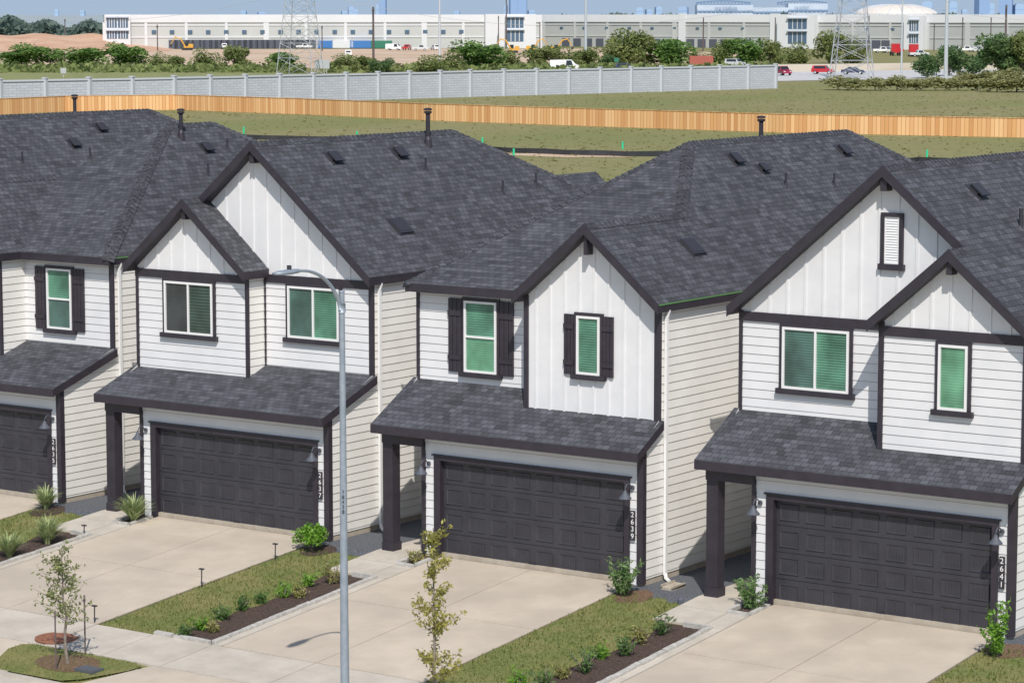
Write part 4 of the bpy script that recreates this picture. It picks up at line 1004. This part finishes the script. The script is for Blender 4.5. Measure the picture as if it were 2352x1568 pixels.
# ---------- warehouses ----------
def hitx(px,A,B):
    r=ray(px,100); d=B-A
    det=d.x*(-r[1])+r[0]*d.y
    s=(-A.x*(-r[1])-r[0]*A.y)/det
    return s*d.length
def warehouse(Apx,Bpx,h,label,body,band,wins,docks,towers,depth=140,wz=(5.2,6.4),ww=1.5,whites=()):
    A,B=G(*Apx),G(*Bpx); L_=(B-A).length; a=math.atan2((B-A).y,(B-A).x); root=empty('warehouse',A,a,label,'warehouse')
    hx=lambda p:hitx(p,A,B)
    b=MB(); b.box((0,0,0),(L_,depth,h)); b.build('wall',M[body],root,uv=False)
    b=MB(); b.box((-.3,-.35,h-2.0),(L_+.3,-.02,h+.5))
    b.box((-.3,-.02,h+.001),(L_+.3,depth,h+.5))
    b.build('parapet',M['white'],root,uv=False)
    b=MB(); n=int(L_/13); b.box((0,-.2,3.6),(L_,-.011,4.0)); b.box((0,-.2,h-3.1),(L_,-.011,h-2.8))
    for i in range(n+1): x=i*L_/n; wd=.45 if i%4 else .9; b.box((x-wd,-.25,0),(x+wd,-.01,h-2.0))
    b.build('pilasters',M[band],root,uv=False)
    for (p0,p1) in whites:
        b=MB(); b.box((hx(p0),-.6,0),(hx(p1),.5,h+.9)); b.build('white_bay',M['white'],root,uv=False)
    for p in wins:
        x=hx(p); q=MB(); q.box((x-ww/2,-.3,wz[0]),(x+ww/2,0.05,wz[1])); q.build('window',M['wglass'],root,uv=False)
    for p in docks:
        x=hx(p); q=MB(); q.box((x-1.5,-.3,0.),(x+1.5,0.05,2.9)); q.build('dock_door',M['dark'],root,uv=False)
    for (p0,p1,hh,gl) in towers:
        x0,x1=hx(p0),hx(p1); q=MB(); q.box((x0,-3,0),(x1,4,hh)); t=q.build('entrance_tower',M['white'],root,uv=False)
        w=x1-x0
        for (g0,g1,z0,z1) in gl:
            q=MB(); q.box((x0+w*g0,-3.1,hh*z0),(x0+w*g1,-2.98,hh*z1)); 
            q.build('glazing',M['wglass'],t,uv=False)
            q=MB(); q.box((x0+w*g0-.3,-3.9,hh*z1+.1),(x0+w*g1+.3,-3.0,hh*z1+.45)); q.build('canopy',M['stad'],t,uv=False)
            for j in (1,2,3): q=MB(); xx=x0+w*(g0+(g1-g0)*j/4); q.box((xx-.12,-3.16,hh*z0),(xx+.12,-3.11,hh*z1)); q.build('mullion',M['white'],t,uv=False)
    return root
warehouse((243,113),(1242,111),10.6,'long white warehouse with a row of small windows and dock doors, on the left','wgrey2','white',
   [354+i*41.5 for i in range(18)],[398+i*13.2 for i in range(25)],[(243,300,11.2,[(.05,.45,.62,.9),(.5,.9,.62,.9),(.05,.45,.3,.52),(.5,.9,.3,.52)]),(1112,1228,11.3,[(.42,.75,.2,.52),(.42,.75,.6,.9)])],wz=(4.9,6.1),ww=1.5)
warehouse((1247,107),(2500,118),10.6,'long grey and white warehouse with glazed entrance towers, on the right','wgrey','wgrey2',
   [1290+i*52 for i in range(9)]+[1925,1990,2050],[1300+i*26 for i in range(17)]+[1925+i*22 for i in range(6)],[(1795,1880,11.1,[(.3,.8,.15,.5),(.3,.8,.58,.88)]),(2085,2130,10.9,[(.3,.75,.55,.85),(.3,.75,.2,.45)])],depth=160,wz=(6.3,6.9),ww=1.2,whites=((1560,1575),(1770,1790)))
def sign(px,py,yt,w,h,m,label,posts=2):
    q=G(px,py); D=math.hypot(q.x,q.y); k=D/6200; root=empty('road_sign',q,R(35),label,'sign'); hh=(py-yt)*k; W_=w*k; hp=h*k
    for s in ((-.3,.3) if posts==2 else (0,)): b=MB(); b.tube([(s*W_,0,0),(s*W_,0,hh)],.08,6); b.build('post',M['lattice'],root,uv=False)
    b=MB(); b.box((-W_/2,-.12,hh-hp),(W_/2,-.085,hh)); b.box((-W_/2,-.085,hh-hp*.8),(W_/2,-.08,hh-hp*.2)); b.build('panel',m,root,uv=False)
sign(740,170,138,34,20,M['lattice'],'wide grey road sign on two posts behind the grey wall')
sign(146,180,157,13,12,M['lattice'],'small grey road sign near the left photo edge',1)
sign(1416,160,134,10,9,M['greenc'],'small green road sign above the grey wall',1)
# ---------- poles, pylons, wires ----------
poles=[(858,166,18,'d',.26),(362,118,58,'d',.2),(740,118,60,'d',.2),(150,95,45,'d',.25),(1010,150,-8,'l',.3),(1345,160,-12,'l',.34),(1437,100,42,'d',.25),(1615,118,42,'d',.26),(1145,112,38,'d',.2),(1163,112,-8,'d',.25),(2070,182,6,'l',.2),(2172,182,-20,'l',.4),(2308,175,16,'d',.26),(1780,118,42,'d',.22),(1995,118,38,'d',.22),(2210,118,42,'d',.22),(2275,118,42,'d',.22),(1240,118,52,'d',.2),(2145,118,55,'d',.2)]
poles.sort()
for i,(x,y,yt,c,r_) in enumerate(poles):
    q=G(x,y); D=math.hypot(q.x,q.y); h_=(y-yt)/6200*D; root=empty('utility_pole',q,0,('dark timber' if c=='d' else 'pale steel')+f' utility pole rising beyond the grey wall, {ORD[i]} pole from the left','pole','utility poles'); 
    b=MB(); b.tube([(0,0,0),(0,0,h_)],[r_,r_*.7],8); b.build('shaft',M['pole_d' if c=='d' else 'pole_l'],root,uv=False)
    if c=='d':
        b=MB(); b.box((-1.2,-.1,h_-.9),(1.2,.1,h_-.7)); 
        for s in(-1.1,0,1.1): b.tube([(s,0,h_-.75),(s,0,h_-.4)],.09,6)
        o=b.build('crossarm',M['pole_d'],root,uv=False); o.rotation_euler[2]=R(120)
def pylon(px,py,label,Ht=34):
    q=G(px,py); root=empty('pylon',q,R(20),label,'pylon','lattice pylons'); b=MB()
    hw=lambda z: 3.1*(1-z/Ht)**1.15+.5
    for sx in(-1,1):
        for sy in(-1,1):
            b.tube([(sx*hw(z),sy*hw(z),z) for z in (0,6,12,18,24,Ht)],.085,4)
    lv=[0,3.2,6,8.6,11,13.2,15.2,17,19,21,23.5,26,29,Ht]
    for a,c in zip(lv,lv[1:]):
        for s in(-1,1):
            for (p0,p1) in (((-1,s),(1,s)),((s,-1),(s,1))):
                b.tube([(p0[0]*hw(a),p0[1]*hw(a),a),(p1[0]*hw(c),p1[1]*hw(c),c)],.04,4); b.tube([(p1[0]*hw(a),p1[1]*hw(a),a),(p0[0]*hw(c),p0[1]*hw(c),c)],.04,4); b.tube([(p0[0]*hw(c),p0[1]*hw(c),c),(p1[0]*hw(c),p1[1]*hw(c),c)],.035,4)
    b.build('lattice',M['lattice'],root,uv=False)
    for z in (16.5,22,27): b=MB(); b.tube([(-6,0,z),(0,0,z+.9),(6,0,z)],.09,4); b.tube([(-6,0,z),(6,0,z)],.09,4); b.build('crossarm',M['lattice'],root,uv=False)
    return q
a=pylon(690,172,'lattice steel pylon behind the left part of the grey wall'); c=pylon(1956,180,'lattice steel pylon beside the highway on the right')
def wire(p,q,sag,label):
    b=MB(); pts=[]
    for i in range(21):
        t=i/20; w_=p.lerp(q,t)-p; w_.z-=sag*4*t*(1-t); pts.append(w_)
    b.tube(pts,.03,4); tag(b.build('power_line',M['lattice'],loc=p,uv=False),label,'power line','overhead power lines')
d=(c-a); 
for i,z in enumerate((16.3,21.8)):
    wire(a+Vector((0,0,z))-d*.8,a+Vector((0,0,z)),6,f'overhead power line left of the left pylon, {ORD[i]} from below'); wire(a+Vector((0,0,z)),c+Vector((0,0,z)),7,f'overhead power line strung between the two pylons, {ORD[i]} from below'); wire(c+Vector((0,0,z)),c+Vector((0,0,z))+d*.7,6,f'overhead power line right of the right pylon, {ORD[i]} from below')
# ---------- stadium, dome, skyline ----------
def at(px,D): d=ray(px,30); return Vector((d[0]*D,d[1]*D,0))
def Zat(py,D): return H+(30-py)/6246*D
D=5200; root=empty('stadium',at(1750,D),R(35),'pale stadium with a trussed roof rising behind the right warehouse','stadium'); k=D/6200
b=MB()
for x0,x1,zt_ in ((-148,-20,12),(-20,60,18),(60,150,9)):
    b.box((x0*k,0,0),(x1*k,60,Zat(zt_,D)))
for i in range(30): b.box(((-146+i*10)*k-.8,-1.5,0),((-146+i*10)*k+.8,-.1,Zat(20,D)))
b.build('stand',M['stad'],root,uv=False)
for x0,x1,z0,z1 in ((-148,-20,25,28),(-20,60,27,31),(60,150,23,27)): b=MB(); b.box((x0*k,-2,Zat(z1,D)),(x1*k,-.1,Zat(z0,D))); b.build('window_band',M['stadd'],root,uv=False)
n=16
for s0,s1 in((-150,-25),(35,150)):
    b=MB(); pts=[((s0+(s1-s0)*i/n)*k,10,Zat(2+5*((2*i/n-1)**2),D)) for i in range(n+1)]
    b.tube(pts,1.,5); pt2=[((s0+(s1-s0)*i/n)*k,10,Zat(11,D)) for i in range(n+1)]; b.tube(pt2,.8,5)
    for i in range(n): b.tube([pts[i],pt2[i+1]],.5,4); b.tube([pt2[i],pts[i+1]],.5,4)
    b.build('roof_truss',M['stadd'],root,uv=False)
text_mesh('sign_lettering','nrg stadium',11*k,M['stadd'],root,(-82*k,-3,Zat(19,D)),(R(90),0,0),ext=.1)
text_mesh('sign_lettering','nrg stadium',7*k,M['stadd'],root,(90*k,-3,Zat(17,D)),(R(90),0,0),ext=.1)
D=4200; k=D/6200; root=empty('dome_arena',at(2072,D),R(35),'wide pale domed arena behind the right warehouse','arena')
b=MB(); n=40; R0=96*k
rings=[(1.0,38),(1.0,32),(.93,26),(.8,20),(.6,14.5),(.35,11.5),(.1,10.8)]
idx=[]
for rr_,y_ in rings:
    idx.append(len(b.v)); b.v+=[(R0*rr_*math.cos(6.2832*j/n),R0*rr_*math.sin(6.2832*j/n)+R0,Zat(y_,D)) for j in range(n)]
for r_ in range(len(rings)-1):
    for j in range(n): b.f.append((idx[r_]+j,idx[r_]+(j+1)%n,idx[r_+1]+(j+1)%n,idx[r_+1]+j)); b.m.append(0)
b.f.append(tuple(idx[-1]+j for j in range(n))); b.m.append(0)
dm_=b.build('dome',M['dome'],root,uv=False)
b=MB()
for j in range(0,n,2):
    for r_ in range(1,len(rings)-1):
        c0,c1=rings[r_],rings[r_+1]; aa=6.2832*j/n
        b.tube([(R0*c0[0]*math.cos(aa),R0*c0[0]*math.sin(aa)+R0,Zat(c0[1],D)+.2),(R0*c1[0]*math.cos(aa),R0*c1[0]*math.sin(aa)+R0,Zat(c1[1],D)+.2)],.5,4)
b.build('roof_ribs',M['stad'],dm_,uv=False)
b=MB(); b.tube([(0,R0,0),(0,R0,Zat(34,D))],R0*.97,40)
for j in range(n): a_=6.2832*j/n; b.box((R0*math.cos(a_)*.975-.8,R0+R0*math.sin(a_)*.975-.8,0),(R0*math.cos(a_)*.975+.8,R0+R0*math.sin(a_)*.975+.8,Zat(33,D)))
b.build('drum_wall',M['stad'],root,uv=False)
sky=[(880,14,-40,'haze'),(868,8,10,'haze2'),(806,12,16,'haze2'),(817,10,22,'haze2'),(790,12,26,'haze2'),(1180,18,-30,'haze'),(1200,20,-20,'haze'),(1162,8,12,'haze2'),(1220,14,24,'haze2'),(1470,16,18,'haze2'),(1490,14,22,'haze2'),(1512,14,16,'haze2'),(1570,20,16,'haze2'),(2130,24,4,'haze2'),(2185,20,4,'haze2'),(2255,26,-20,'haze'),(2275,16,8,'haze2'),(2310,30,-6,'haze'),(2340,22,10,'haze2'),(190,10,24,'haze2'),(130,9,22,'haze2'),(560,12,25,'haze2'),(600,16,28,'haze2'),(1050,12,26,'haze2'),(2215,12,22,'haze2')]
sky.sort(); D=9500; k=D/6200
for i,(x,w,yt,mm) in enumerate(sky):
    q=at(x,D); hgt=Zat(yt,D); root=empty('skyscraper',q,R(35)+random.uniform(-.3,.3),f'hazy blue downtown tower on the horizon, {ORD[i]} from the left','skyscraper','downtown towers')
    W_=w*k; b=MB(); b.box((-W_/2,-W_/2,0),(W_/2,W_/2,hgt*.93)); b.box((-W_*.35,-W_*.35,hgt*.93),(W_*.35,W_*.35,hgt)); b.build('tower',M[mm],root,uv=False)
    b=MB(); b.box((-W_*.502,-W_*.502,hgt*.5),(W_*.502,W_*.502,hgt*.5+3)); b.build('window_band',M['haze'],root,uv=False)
# ---------- light, sky, camera ----------
w=bpy.data.worlds.new("World"); sc.world=w; w.use_nodes=True; t=w.node_tree; bg=t.nodes['Background']
el=R(49); hx_,hy_=math.sin(R(38.5)),-math.cos(R(38.5))
sdir=Vector((hx_*math.cos(el),hy_*math.cos(el),math.sin(el)))
s=N(t,'ShaderNodeTexSky',sky_type='NISHITA'); s.sun_disc=False; s.sun_elevation=el; s.sun_rotation=math.atan2(hx_,hy_); s.air_density=1.2; s.dust_density=1.0; s.ozone_density=2.5
tc=N(t,'ShaderNodeTexCoord'); sx=N(t,'ShaderNodeSeparateXYZ'); t.links.new(tc.outputs['Generated'],sx.inputs[0])
mr=N(t,'ShaderNodeMapRange'); mr.inputs[1].default_value=.01; mr.inputs[2].default_value=.16; mr.inputs[3].default_value=1; mr.inputs[4].default_value=0; t.links.new(sx.outputs['Z'],mr.inputs[0])
mx=N(t,'ShaderNodeMix',data_type='RGBA'); t.links.new(mr.outputs[0],mx.inputs[0]); t.links.new(s.outputs[0],mx.inputs[6]); mx.inputs[7].default_value=(3.7,4.8,6.2,1)
t.links.new(mx.outputs[2],bg.inputs[0]); bg.inputs[1].default_value=.105
ld=bpy.data.lights.new('sun','SUN'); ld.energy=4.1; ld.angle=R(.5); ld.color=(1,.94,.86); lo_=bpy.data.objects.new('sun',ld); COL.objects.link(lo_); lo_.rotation_euler=(-sdir).to_track_quat('-Z','Y').to_euler()
cd=bpy.data.cameras.new('camera'); cam=bpy.data.objects.new('camera',cd); COL.objects.link(cam); cam.location=(0,0,H); cam.rotation_euler=(R(90)-pit,0,R(35)); cd.sensor_width=36; cd.lens=6200/2352*36; cd.clip_start=1; cd.clip_end=30000
sc.camera=cam
sc.view_settings.view_transform='Standard'; sc.view_settings.look='None'; sc.view_settings.exposure=0
